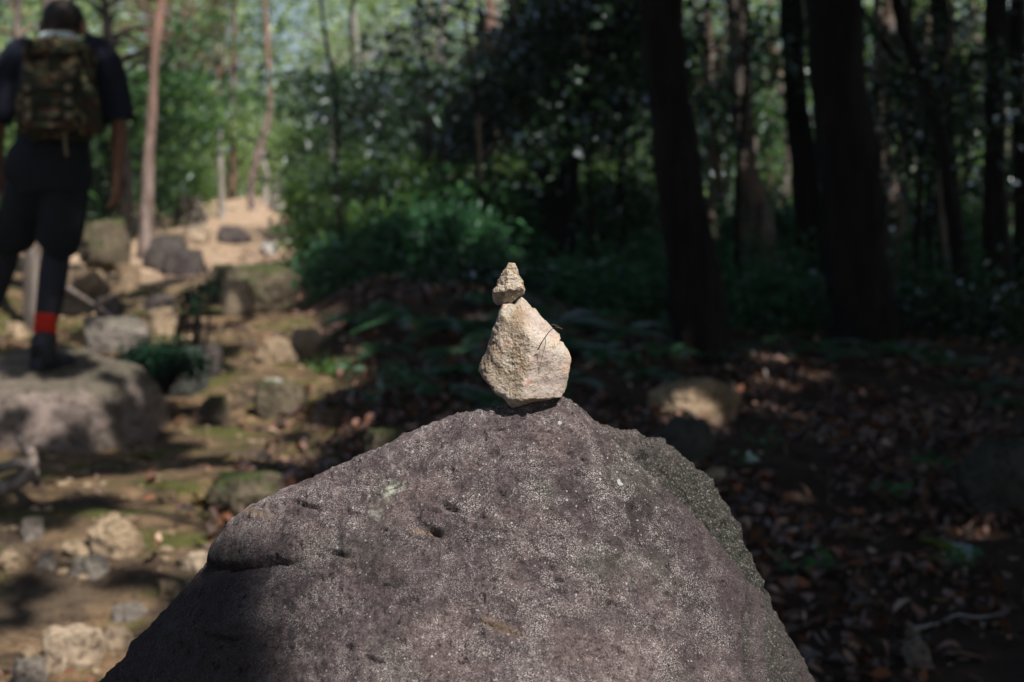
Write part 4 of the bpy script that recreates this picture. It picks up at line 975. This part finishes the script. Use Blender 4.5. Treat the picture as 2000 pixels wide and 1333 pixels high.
# undergrowth mass and far wood
def undergrowth():
    r = np.random.default_rng(5); n = 2600
    y = r.uniform(9.5, 24, n); x = r.uniform(-1.2, 8, n)+(y-9)*.1
    k_ = (x-trail_x(y) > 1.2); x, y = x[k_], y[k_]
    c = np.stack([x, y, g(x, y)+r.uniform(.05, .5, len(x))*r.uniform(.3, 1, len(x))], 1)
    q = np.repeat(c, 26, 0)+r.normal(size=(len(c)*26, 3))*np.array([.2, .2, .12])
    V_, F_ = leaf_cards(q, .085, r, .8, .42)
    tag(ob('undergrowth', mesh_np('undergrowth', V_, F_, False), M['fern']), kind='stuff')
    # left of the trail
    y = r.uniform(13, 30, 900); x = trail_x(y)-r.uniform(1.3, 7, 900)
    c = np.stack([x, y, g(x, y)+r.uniform(.05, .6, 900)], 1)
    q = np.repeat(c, 24, 0)+r.normal(size=(900*24, 3))*np.array([.22, .22, .15])
    V_, F_ = leaf_cards(q, .10, r, .8, .42)
    tag(ob('undergrowth', mesh_np('undergrowth', V_, F_, False), M['leaf_mid']), kind='stuff')
undergrowth()
def far_wood():
    r = np.random.default_rng(6); qs = []
    for kx in range(620):
        y = r.uniform(30, 62); a = r.uniform(-.47, .47); x = a*y
        px_ = 1000+a*FPX
        zt = r.uniform(0, 1)*(.27*y)+float(g(x, y))
        if 500 < px_ < 625 and zt > (.10 if px_ < 550 else .07)*y+HC: continue          # the gap with the distant hill and the sky
        if px_ > 1150 and r.uniform() < .62: continue
        c = np.array([x, y, zt]); qs.append(c+np.clip(r.normal(size=(190, 3)), -2, 2)*np.array([1.2, 1.1, .9]))
    q = np.concatenate(qs)
    V_, F_ = leaf_cards(q, .27, r, .4, .55)
    tag(ob('distant_woods', mesh_np('distant_woods', V_, F_, False), M['leaf_pale']), kind='stuff')
far_wood()

# sticks and roots
m_root = mat_bark('root_wood', (.13, .10, .085), (.30, .25, .22))
def root_part(parts, pts, r0, r1):
    q = catmull(pts, 7); parts.append(tube(q, np.linspace(r0, r1, len(q)), 9, .25, 22))
rp = []; hb = hit(-10, 985)
root_part(rp, [P(-60, 965, 5.2), P(-10, 958, 5.15), P(35, 945, 5.15), P(62, 915, 5.2), P(60, 885, 5.3), P(40, 862, 5.4), P(36, 850, 5.5)], .030, .014)
root_part(rp, [P(-60, 925, 5.3), P(0, 915, 5.25), P(40, 905, 5.25), P(66, 920, 5.25), P(72, 945, 5.15)], .026, .012)
v, f = merge(rp); tag(ob('tree_root', mesh_np('tree_root', v-hb, f), m_root, None, hb), 'twisted grey tree root bulging out of the soil at the left edge', 'tree root')
curve_obj('tree_root', [P(120, 555, 9.2), P(150, 575, 9.0), P(185, 597, 8.8), P(225, 625, 8.6)], .022, m_root, 'long thin grey root slanting down behind the hiker\'s leg', 'tree root')
m_stick = mat_plain('dead_stick', (.07, .045, .035), .9)
def gp(px_, py_, up=.02):
    h_ = hit(px_, py_); h_[2] += up; return h_
curve_obj('stick', [gp(1465, 1142), gp(1530, 1146), gp(1600, 1150), gp(1660, 1160)], .010, m_stick, 'dark straight stick pointing right from the boulder\'s shoulder', 'stick')
curve_obj('stick', [gp(1650, 1190), gp(1680, 1130, .04), gp(1690, 1110, .06), gp(1740, 1060, .03)], .005, m_stick, 'thin crooked twig standing in the leaves right of the straight stick', 'stick')
curve_obj('stick', [gp(1620, 1000), gp(1618, 960, .05), gp(1628, 920, .03)], .004, m_stick, 'fine upright twig in the leaves above the crooked twig', 'stick')
curve_obj('stick', [gp(1560, 1240), gp(1620, 1215), gp(1700, 1230)], .007, m_stick, 'bent brown stick in the leaves below the straight stick', 'stick')
curve_obj('stick', [gp(1950, 930), gp(1880, 1060, .03), gp(1760, 1130, .03)], .005, m_stick, 'long dim twig slanting below the big dark rock at the right edge', 'stick')
m_lich = mat_plain('white_bark_flake', (.33, .32, .33), .85, .6, 30.)
curve_obj('bark_flake', [gp(1785, 1240), gp(1830, 1226, .01), gp(1868, 1214, .02), gp(1905, 1219), gp(1960, 1213)], .005, m_lich, 'pale lichen-covered twig lying in the dark leaves at the lower right', 'stick')

# ------------------------------------------------------------------ the hiker
exec_hiker = True
def skin_mesh(name, nodes, edges, sub=2, root=None):
    keys = list(nodes); idx = {k_: n for n, k_ in enumerate(keys)}
    me = bpy.data.meshes.new(name+'_cage'); me.from_pydata([tuple(nodes[k_][0]) for k_ in keys], [(idx[a], idx[b2]) for a, b2 in edges], [])
    o = bpy.data.objects.new(name+'_cage', me); col.objects.link(o)
    sk = o.modifiers.new('skin', 'SKIN'); sk.use_smooth_shade = True
    ss = o.modifiers.new('sub', 'SUBSURF'); ss.levels = sub; ss.render_levels = sub
    for n, k_ in enumerate(keys):
        d = me.skin_vertices[0].data[n]; d.radius = nodes[k_][1]; d.use_root = (k_ == root)
    dg = bpy.context.evaluated_depsgraph_get(); dg.update()
    m2 = bpy.data.meshes.new_from_object(o.evaluated_get(dg)); m2.name = name
    bpy.data.objects.remove(o); bpy.data.meshes.remove(me)
    m2.materials.clear()
    return m2
def loft(rings, seg=22, n=6, cap=True, bump=0., fr=14):
    """rings: (centre, half width x, half depth y) horizontal ellipses; smooth between"""
    r_ = np.array([list(c)+[a, b2] for c, a, b2 in rings], float)
    q = catmull(r_, n); a = np.linspace(0, 2*math.pi, seg, endpoint=False)
    ca = np.sign(np.cos(a))*np.abs(np.cos(a))**.8; sa = np.sign(np.sin(a))*np.abs(np.sin(a))**.8
    V_ = np.stack([q[:, 0:1]+q[:, 3:4]*ca, q[:, 1:2]+q[:, 4:5]*sa, np.repeat(q[:, 2:3], seg, 1)], -1).reshape(-1, 3)
    if bump: V_ = V_+fbm(V_*np.array([fr, fr, fr*.6]), 3)[:, None]*np.array([1, 1, .3])*bump
    m = len(q); i = np.arange(m-1)[:, None]*seg; j = np.arange(seg)[None]; j2 = (j+1) % seg
    F_ = np.stack([i+j, i+j2, i+seg+j2, i+seg+j], -1).reshape(-1, 4)
    return V_, F_
MD = 6.7
def hiker():
    X = lambda a, b2, d=MD: P(a, b2, d)
    base = X(88, 722, 6.66)
    s = MD/FPX
    nodes = dict(
        pelvis=(X(95, 318), (.135, .10)), waist=(X(105, 262), (.125, .09)), chest=(X(115, 175), (.15, .10)), upper=(X(118, 118), (.13, .085)), neck=(X(122, 92, 6.72), (.055, .055)),
        skull=(X(124, 66, 6.74), (.070, .078)), crown=(X(124, 43, 6.74), (.084, .092)), top=(X(124, 28, 6.74), (.058, .062)), face=(X(124, 72, 6.81), (.045, .04)), nose=(X(124, 66, 6.86), (.014, .012)),
        sr=(X(188, 112), (.07, .065)), ar=(X(212, 150), (.052, .052)), er=(X(232, 232), (.042, .042)), fr=(X(232, 285, 6.73), (.040, .038)), wr=(X(228, 345, 6.75), (.028, .026)), pr=(X(228, 366, 6.76), (.038, .018)),
        sl=(X(46, 112), (.07, .065)), al=(X(18, 150), (.052, .052)), el=(X(-4, 235), (.042, .042)), fl=(X(-8, 280, 6.78), (.040, .038)), wl=(X(-2, 330, 6.85), (.028, .026)), pl=(X(0, 350, 6.87), (.038, .018)),
        hr=(X(126, 345), (.095, .095)), tr=(X(122, 415), (.08, .085)), kr=(X(110, 490, 6.74), (.058, .062)), cr=(X(103, 545, 6.68), (.056, .062)), nr=(X(88, 650, 6.64), (.036, .04)), hlr=(X(84, 705, 6.60), (.036, .04)), tor=(X(116, 708, 6.72), (.04, .028)),
        hl=(X(66, 345), (.095, .095)), tl=(X(48, 410, 6.76), (.08, .085)), kl=(X(14, 480, 6.86), (.058, .062)), cl=(X(0, 530, 6.86), (.056, .062)), nl=(X(-30, 620, 6.92), (.036, .04)), hll=(X(-34, 668, 6.92), (.036, .04)), tol=(X(-30, 674, 7.06), (.04, .028)))
    edges = [('pelvis', 'waist'), ('waist', 'chest'), ('chest', 'upper'), ('upper', 'neck'), ('neck', 'skull'), ('skull', 'crown'), ('crown', 'top'), ('skull', 'face'), ('face', 'nose')]
    for k_ in 'rl':
        edges += [('upper', 's'+k_), ('s'+k_, 'a'+k_), ('a'+k_, 'e'+k_), ('e'+k_, 'f'+k_), ('f'+k_, 'w'+k_), ('w'+k_, 'p'+k_), ('pelvis', 'h'+k_), ('h'+k_, 't'+k_), ('t'+k_, 'k'+k_), ('k'+k_, 'c'+k_), ('c'+k_, 'n'+k_), ('n'+k_, 'hl'+k_), ('hl'+k_, 'to'+k_)]
        # five fingers, loosely curled; thumb from the side of the palm
        w = nodes['p'+k_][0]; sg = 1 if k_ == 'r' else -1
        for fi, (ox, L, bend) in enumerate([(-.026, .066, .7), (-.009, .074, .75), (.009, .070, .8), (.025, .056, .9)]):
            b0 = w+np.array([ox*.3, ox, -.030]); b1 = b0+np.array([-sg*.006, .004, -L*.5]); b2_ = b1+np.array([-sg*L*.35*bend, .006, -L*.32]); b3 = b2_+np.array([-sg*L*.25, .004, -L*.08])
            for q, (nm, pt, rr) in enumerate([('a', b0, .0095), ('b', b1, .009), ('c', b2_, .0085), ('d', b3, .007)]): nodes[f'f{k_}{fi}{nm}'] = (pt, (rr, rr))
            edges += [('p'+k_, f'f{k_}{fi}a'), (f'f{k_}{fi}a', f'f{k_}{fi}b'), (f'f{k_}{fi}b', f'f{k_}{fi}c'), (f'f{k_}{fi}c', f'f{k_}{fi}d')]
        t0 = w+np.array([-sg*.012, .030, .0]); t1 = t0+np.array([-sg*.018, .018, -.028]); t2_ = t1+np.array([-sg*.010, .004, -.028])
        nodes['t0'+k_] = (t0, (.012, .012)); nodes['t1'+k_] = (t1, (.0105, .0105)); nodes['t2'+k_] = (t2_, (.0085, .0085))
        edges += [('p'+k_, 't0'+k_), ('t0'+k_, 't1'+k_), ('t1'+k_, 't2'+k_)]
    for k_ in nodes: nodes[k_] = (nodes[k_][0]-base, nodes[k_][1])
    B = {k_: v_[0] for k_, v_ in nodes.items()}
    m_skin = mat_plain('skin', (.20, .105, .072), .6, .12, 30, .1)
    body = ob('person', skin_mesh('person', nodes, edges, 2, 'pelvis'), m_skin, None, base)
    tag(body, 'hiker walking away uphill in dark shirt, shorts, black tights and red socks', 'person')
    cloth = mat_plain('navy_cloth', (.012, .014, .024), .9, .3, 40, .4, .15); shortm = mat_plain('black_cloth', (.010, .012, .016), .85, .3, 40, .4, .2)
    tight = mat_plain('tights_knit', (.020, .020, .027), .8, .3, 90, .3, .2); red = mat_plain('red_knit', (.5, .028, .014), .9, .25, 120, .5, .1)
    leather = mat_plain('boot_leather', (.018, .018, .024), .55, .4, 50, .4); hairm = mat_plain('hair', (.020, .013, .010), .6, .4, 200, .5)
    towel = mat_plain('pale_towel', (.50, .60, .60), .95, .12, 90, .4)
    def lp(k_, dx=0, dy=0, dz=0): return B[k_]+np.array([dx, dy, dz])
    # shirt
    tor = loft([(lp('waist', 0, 0, -.06), .165, .125), (lp('waist', 0, 0, .04), .165, .125), (lp('chest'), .195, .135), (lp('upper', 0, 0, .0), .215, .12), (lp('upper', 0, 0, .035), .17, .10), (lp('neck', 0, -.02, .0), .085, .075)], 26, 8, bump=.013, fr=9)
    parts = [tor]
    for k_, sg in (('r', 1), ('l', -1)):
        q = catmull([lp('upper', sg*.10, 0, .0), lp('s'+k_, 0, 0, .0), lp('a'+k_, sg*.004), (B['a'+k_]+B['e'+k_])/2+np.array([sg*.006, 0, 0]), B['e'+k_]+np.array([sg*.004, 0, -.012])], 8)
        parts.append(tube(q, np.interp(np.linspace(0, 1, len(q)), [0, .25, .5, 1], [.085, .095, .078, .072]), 18, .17, 8, cap=False))
    v, f = merge(parts); shirt = ob('shirt', mesh_np('shirt', v, f), cloth, body)
    so = shirt.modifiers.new('thick', 'SOLIDIFY'); so.thickness = .004
    # shorts
    parts = [loft([(lp('waist', 0, 0, -.01), .155, .118), (lp('pelvis', 0, 0, .03), .185, .135), (lp('pelvis', 0, 0, -.06), .20, .14), (lp('pelvis', 0, 0, -.14), .17, .12)], 26, 8, bump=.014, fr=9)]
    for k_ in 'rl':
        q = catmull([lp('h'+k_, 0, 0, .05), lp('h'+k_), lp('t'+k_), B['t'+k_]*.35+B['k'+k_]*.65, lp('k'+k_, 0, 0, .035)], 8)
        parts.append(tube(q, np.interp(np.linspace(0, 1, len(q)), [0, .3, 1], [.09, .112, .104]), 20, .2, 7, cap=False))
    v, f = merge(parts); sh = ob('shorts', mesh_np('shorts', v, f), shortm, body); so = sh.modifiers.new('thick', 'SOLIDIFY'); so.thickness = .004
    for k_ in 'rl':
        q = catmull([lp('k'+k_, 0, 0, .12), lp('k'+k_), lp('c'+k_), B['c'+k_]*.4+B['n'+k_]*.6, lp('n'+k_, 0, 0, .05)], 8)
        v, f = tube(q, np.interp(np.linspace(0, 1, len(q)), [0, .3, .5, 1], [.068, .066, .068, .047]), 16, .03, 10, cap=False); ob('tights', mesh_np('tights', v, f), tight, body)
        q = catmull([B['c'+k_]*.22+B['n'+k_]*.78+np.array([0, 0, .03]), lp('n'+k_, 0, 0, .02), lp('n'+k_, 0, 0, -.04), lp('hl'+k_, 0, 0, .03)], 8)
        rr = np.interp(np.linspace(0, 1, len(q)), [0, .4, 1], [.055, .053, .05])*(1+.05*np.sin(np.linspace(0, 26, len(q))))
        v, f = tube(q, rr, 16, .03, 30, cap=False); ob('sock', mesh_np('sock', v, f), red, body)
        # boot: ankle collar flowing into a foot, with a sole
        h0 = B['hl'+k_]; to = B['to'+k_]; dr = to-h0; dr[2] = 0; L = np.linalg.norm(dr); dr /= L; sd = np.array([dr[1], -dr[0], 0])
        zf = h0[2]-.05
        prof = [(-.055, .038, .10), (-.04, .046, .125), (.0, .052, .15), (.05, .050, .105), (.10, .052, .075), (.16, .052, .062), (.205, .042, .05), (.235, .02, .03)]
        rings = []
        for (u_, hw, hh) in prof:
            c = h0+dr*u_
            a = np.linspace(0, 2*math.pi, 16, endpoint=False)
            ring = [np.array([c[0], c[1], zf+.02])+sd*hw*math.cos(t_)+np.array([0, 0, max(0, math.sin(t_))*hh]) for t_ in a]
            rings.append(ring)
        V_ = np.array(rings).reshape(-1, 3); m = len(prof); i = np.arange(m-1)[:, None]*16; j = np.arange(16)[None]; j2 = (j+1) % 16
        F_ = np.stack([i+j, i+j2, i+16+j2, i+16+j], -1).reshape(-1, 4)
        ends = np.array([[0, 1, 14, 15], [1, 2, 13, 14], [2, 3, 12, 13], [3, 4, 11, 12], [4, 5, 10, 11], [5, 6, 9, 10], [6, 7, 8, 9]])
        F_ = np.vstack([F_, ends, ends[:, ::-1]+(m-1)*16])
        collar = tube(np.array([h0+np.array([0, 0, .0]), h0+np.array([0, 0, .045]), h0+np.array([0, 0, .085]), B['n'+k_]+np.array([0, 0, -.035])]), np.array([.05, .056, .06, .058]), 16, .04, 12, cap=False)
        v, f = merge([(V_, F_), collar]); bt = ob('boot', mesh_np('boot', v, f), leather, body)
        ov = [np.array([h0[0], h0[1], zf])+dr*u_+sd*hw for u_, hw in [(-.062, 0), (-.055, .035), (0, .05), (.06, .05), (.15, .058), (.21, .045), (.245, 0)]]+[np.array([h0[0], h0[1], zf])+dr*u_-sd*hw for u_, hw in [(.21, .045), (.15, .058), (.06, .05), (0, .05), (-.055, .035)]]
        n_ = len(ov); ov = np.array(ov); V_ = np.vstack([ov+np.array([0, 0, .028]), ov-np.array([0, 0, .006])])
        j = np.arange(n_); F_ = np.stack([j, (j+1) % n_, n_+(j+1) % n_, n_+j], 1)
        F2 = np.array([[0, 1, 11, 0], [1, 2, 10, 11], [2, 3, 9, 10], [3, 4, 8, 9], [4, 5, 7, 8], [5, 6, 7, 5]])
        me = bpy.data.meshes.new('sole'); me.from_pydata([tuple(p_) for p_ in V_], [], [tuple(q_) for q_ in F_]+[tuple(range(n_)), tuple(range(2*n_-1, n_-1, -1))])
        ob('sole', me, mat_plain('rubber', (.02, .02, .02), .9), bt)
    # hair, ears, towel collar
    v, f = ico(4); c = lp('crown', 0, -.004, .012)
    vv = v*np.array([.094, .104, .092])*(1+.03*fbm(v*9, 3))[:, None]
    k_ = ~((vv[:, 1] > .03) & (vv[:, 2] < .02)) & (vv[:, 2] > -.058)
    f2 = f[k_[f].all(1)]
    ob('hair', mesh_np('hair', vv+c, f2), hairm, body)
    for sg in (-1, 1):
        ev = v*np.array([.016, .02, .036]); ev[:, 0] += sg*.004*(v[:, 2]); ob('ear', mesh_np('ear', ev+lp('skull', sg*.098, -.008, .028), f), m_skin, body)
    for sg in (-1, 1):
        ob('eye', mesh_np('eye', v*.012+lp('skull', sg*.03, .125, .02), f), mat_plain('eye_white', (.7, .68, .66), .3, .05), body)
    ob('mouth', mesh_np('mouth', v*np.array([.024, .008, .008])+lp('skull', 0, .112, -.035), f), mat_plain('lips', (.30, .10, .08), .5), body)
    q = catmull([lp('neck', -.086, -.01, .012), lp('neck', -.06, -.08, .022), lp('neck', 0, -.105, .026), lp('neck', .06, -.08, .022), lp('neck', .086, -.01, .012)], 8)
    tv, tf = tube(q, np.full(len(q), .021), 12, .12, 25); tv = tv.copy(); tv[:, 2] = (tv[:, 2]-q[0][2])*1.35+q[0][2]
    ob('neck_towel', mesh_np('neck_towel', tv, tf), towel, body)

    # ---- backpack: camouflage, worn by the hiker
    b = NB('camouflage_cloth')
    vec = b.coord((1, 1, 1.7))
    n1 = b.noise(9, 2, .5, vec, .6); n2 = b.noise(11, 2, .5, b.coord((1.1, 1, 1.5)), .8); n3 = b.noise(13, 2, .5, b.coord((1, 1.2, 1.9)), .5)
    c = b.mix(b.ramp(n1, [(.50, 0.), (.52, 1.)]), (.03, .036, .018), (.066, .034, .021))
    c = b.mix(b.ramp(n2, [(.56, 0.), (.58, 1.)]), c, (.14, .112, .062))
    c = b.mix(b.ramp(n3, [(.58, 0.), (.60, 1.)]), c, (.010, .010, .009))
    b.bsdf(c, .9, b.bump(b.noise(160, 3, .6), .4, .004), .15); camo = b.m
    web = mat_plain('webbing', (.022, .026, .015), .9, .3, 120, .4); tanm = mat_plain('tan_buckle', (.19, .15, .09), .7)
    o0 = X(116, 272, 6.5)
    pk = ob('backpack', None, None, None, o0); tag(pk, 'camouflage backpack with webbing straps on the hiker\'s back', 'backpack')
    pk.scale = (.86, .95, .95)
    def rbox(cx, cy, cz, hx, hy, hz, e=.45, bump=.05, lv=4):
        v, f = ico(lv); q = np.sign(v)*np.abs(v)**e; q /= np.maximum(np.abs(q).max(1)[:, None], .9)
        q = q*np.array([hx, hy, hz])*(1+bump*fbm(v*3+cx*9, 3))[:, None]
        return q+np.array([cx, cy, cz]), f
    Hh = (272-80)*s
    v, f = rbox(0, .02, Hh*.5, .165, .11, Hh*.5, .5); ob('main_bag', mesh_np('main_bag', v, f), camo, pk)
    v, f = rbox(0, .0, Hh*.91, .145, .115, .045, .6); ob('top_lid', mesh_np('top_lid', v, f), camo, pk)
    v, f = rbox(0, -.105, Hh*.36, .135, .055, .135, .5); fp = ob('front_pocket', mesh_np('front_pocket', v, f), camo, pk)
    v, f = rbox(-.172, .0, Hh*.27, .035, .07, .10, .6); ob('side_pouch', mesh_np('side_pouch', v, f), camo, pk)
    v, f = rbox(.168, .0, Hh*.30, .035, .07, .11, .6); ob('side_pouch', mesh_np('side_pouch', v, f), camo, pk)
    for zz in (.20, .34, .48, .66):
        yy = -.166 if zz < .56 else -.098
        q = np.array([[a, yy-.004+.12*(abs(a)/.19)**4*.3, Hh*zz] for a in np.linspace(-.15, .15, 15)])
        v, f = tube(q, np.full(15, .011), 8); v[:, 1] = (v[:, 1]-yy)*.5+yy
        st = ob('webbing_strap', mesh_np('webbing_strap', v, f), web, pk)
        for a in (-.10, .11):
            v, f = rbox(a, yy-.008, Hh*zz, .016, .006, .014, .5, 0, 2); ob('buckle', mesh_np('buckle', v, f), tanm, st)
    for sg in (-1, 1):
        q = catmull([np.array([sg*.09, .11, Hh*.95]), np.array([sg*.115, .17, Hh*.99]), np.array([sg*.125, .27, Hh*.99]), np.array([sg*.125, .34, Hh*.8]), np.array([sg*.14, .335, Hh*.5]), np.array([sg*.175, .22, Hh*.22]), np.array([sg*.17, .1, Hh*.1])], 7)
        v, f = tube(q, np.full(len(q), .022), 8); ob('shoulder_strap', mesh_np('shoulder_strap', v, f), web, pk)
    q = catmull([np.array([-.03, -.02, Hh*.98]), np.array([0, -.03, Hh*1.05]), np.array([.03, -.02, Hh*.98])], 6); v, f = tube(q, np.full(len(q), .008), 6); ob('carry_handle', mesh_np('carry_handle', v, f), web, pk)
    q = catmull([np.array([.06, -.09, Hh*.08]), np.array([.065, -.1, -.03]), np.array([.07, -.09, -.09])], 5); v, f = tube(q, np.full(len(q), .008), 6); ob('dangling_strap', mesh_np('dangling_strap', v, f), tanm, pk)
hiker()

hz = NB('haze_air'); pv = hz.n('ShaderNodeVolumePrincipled'); pv.inputs['Color'].default_value = (.86, .93, 1, 1)
pv.inputs['Density'].default_value = .0011; pv.inputs['Anisotropy'].default_value = .2
hz.l(pv.outputs[0], hz.out.inputs['Volume'])
hv = np.array([(x, y, z) for x in (-205, 205) for y in (-65, 265) for z in (-6, 26)], float)
tag(ob('haze', mesh_np('haze', hv, [(0, 1, 3, 2), (4, 6, 7, 5), (0, 4, 5, 1), (2, 3, 7, 6), (0, 2, 6, 4), (1, 5, 7, 3)], False), hz.m), kind='stuff')
# ------------------------------------------------------------------ light, sky, camera
w = bpy.data.worlds.new('World'); scene.world = w; w.use_nodes = True
nt = w.node_tree; bg = nt.nodes['Background']
sky = nt.nodes.new('ShaderNodeTexSky'); sky.sky_type = 'NISHITA'; sky.sun_disc = False
sky.sun_elevation = SUN_EL; sky.sun_rotation = math.atan2(SUN[0], SUN[1]) % (2*math.pi)
sky.air_density = 1.2; sky.dust_density = 2.0
nt.links.new(sky.outputs[0], bg.inputs[0]); bg.inputs[1].default_value = .065
sl = bpy.data.lights.new('sun', 'SUN'); sl.energy = 5.0; sl.angle = math.radians(.53); sl.color = (1, .955, .89)
so = bpy.data.objects.new('sun', sl); col.objects.link(so); so.location = (8, -6, 14)
so.rotation_euler = Vector(-SUN).to_track_quat('-Z', 'Y').to_euler()

cam = bpy.data.cameras.new('camera'); co = bpy.data.objects.new('camera', cam); col.objects.link(co)
co.location = (0, 0, HC); co.rotation_euler = (math.pi/2-PITCH, 0, 0)
cam.sensor_width = 36; cam.lens = FPX*36/2000; cam.clip_start = .05; cam.clip_end = 2000
cam.dof.use_dof = True; cam.dof.focus_distance = 1.5; cam.dof.aperture_fstop = 5.2; cam.dof.aperture_blades = 0
scene.camera = co
scene.render.resolution_x, scene.render.resolution_y = 1024, 682
scene.cycles.use_denoising = True
scene.cycles.max_bounces = 6; scene.cycles.diffuse_bounces = 3; scene.cycles.glossy_bounces = 2; scene.cycles.transmission_bounces = 3
scene.cycles.sample_clamp_indirect = 4
vs = scene.view_settings; vs.view_transform = 'Standard'; vs.look = 'None'; vs.exposure = .6; vs.gamma = 1
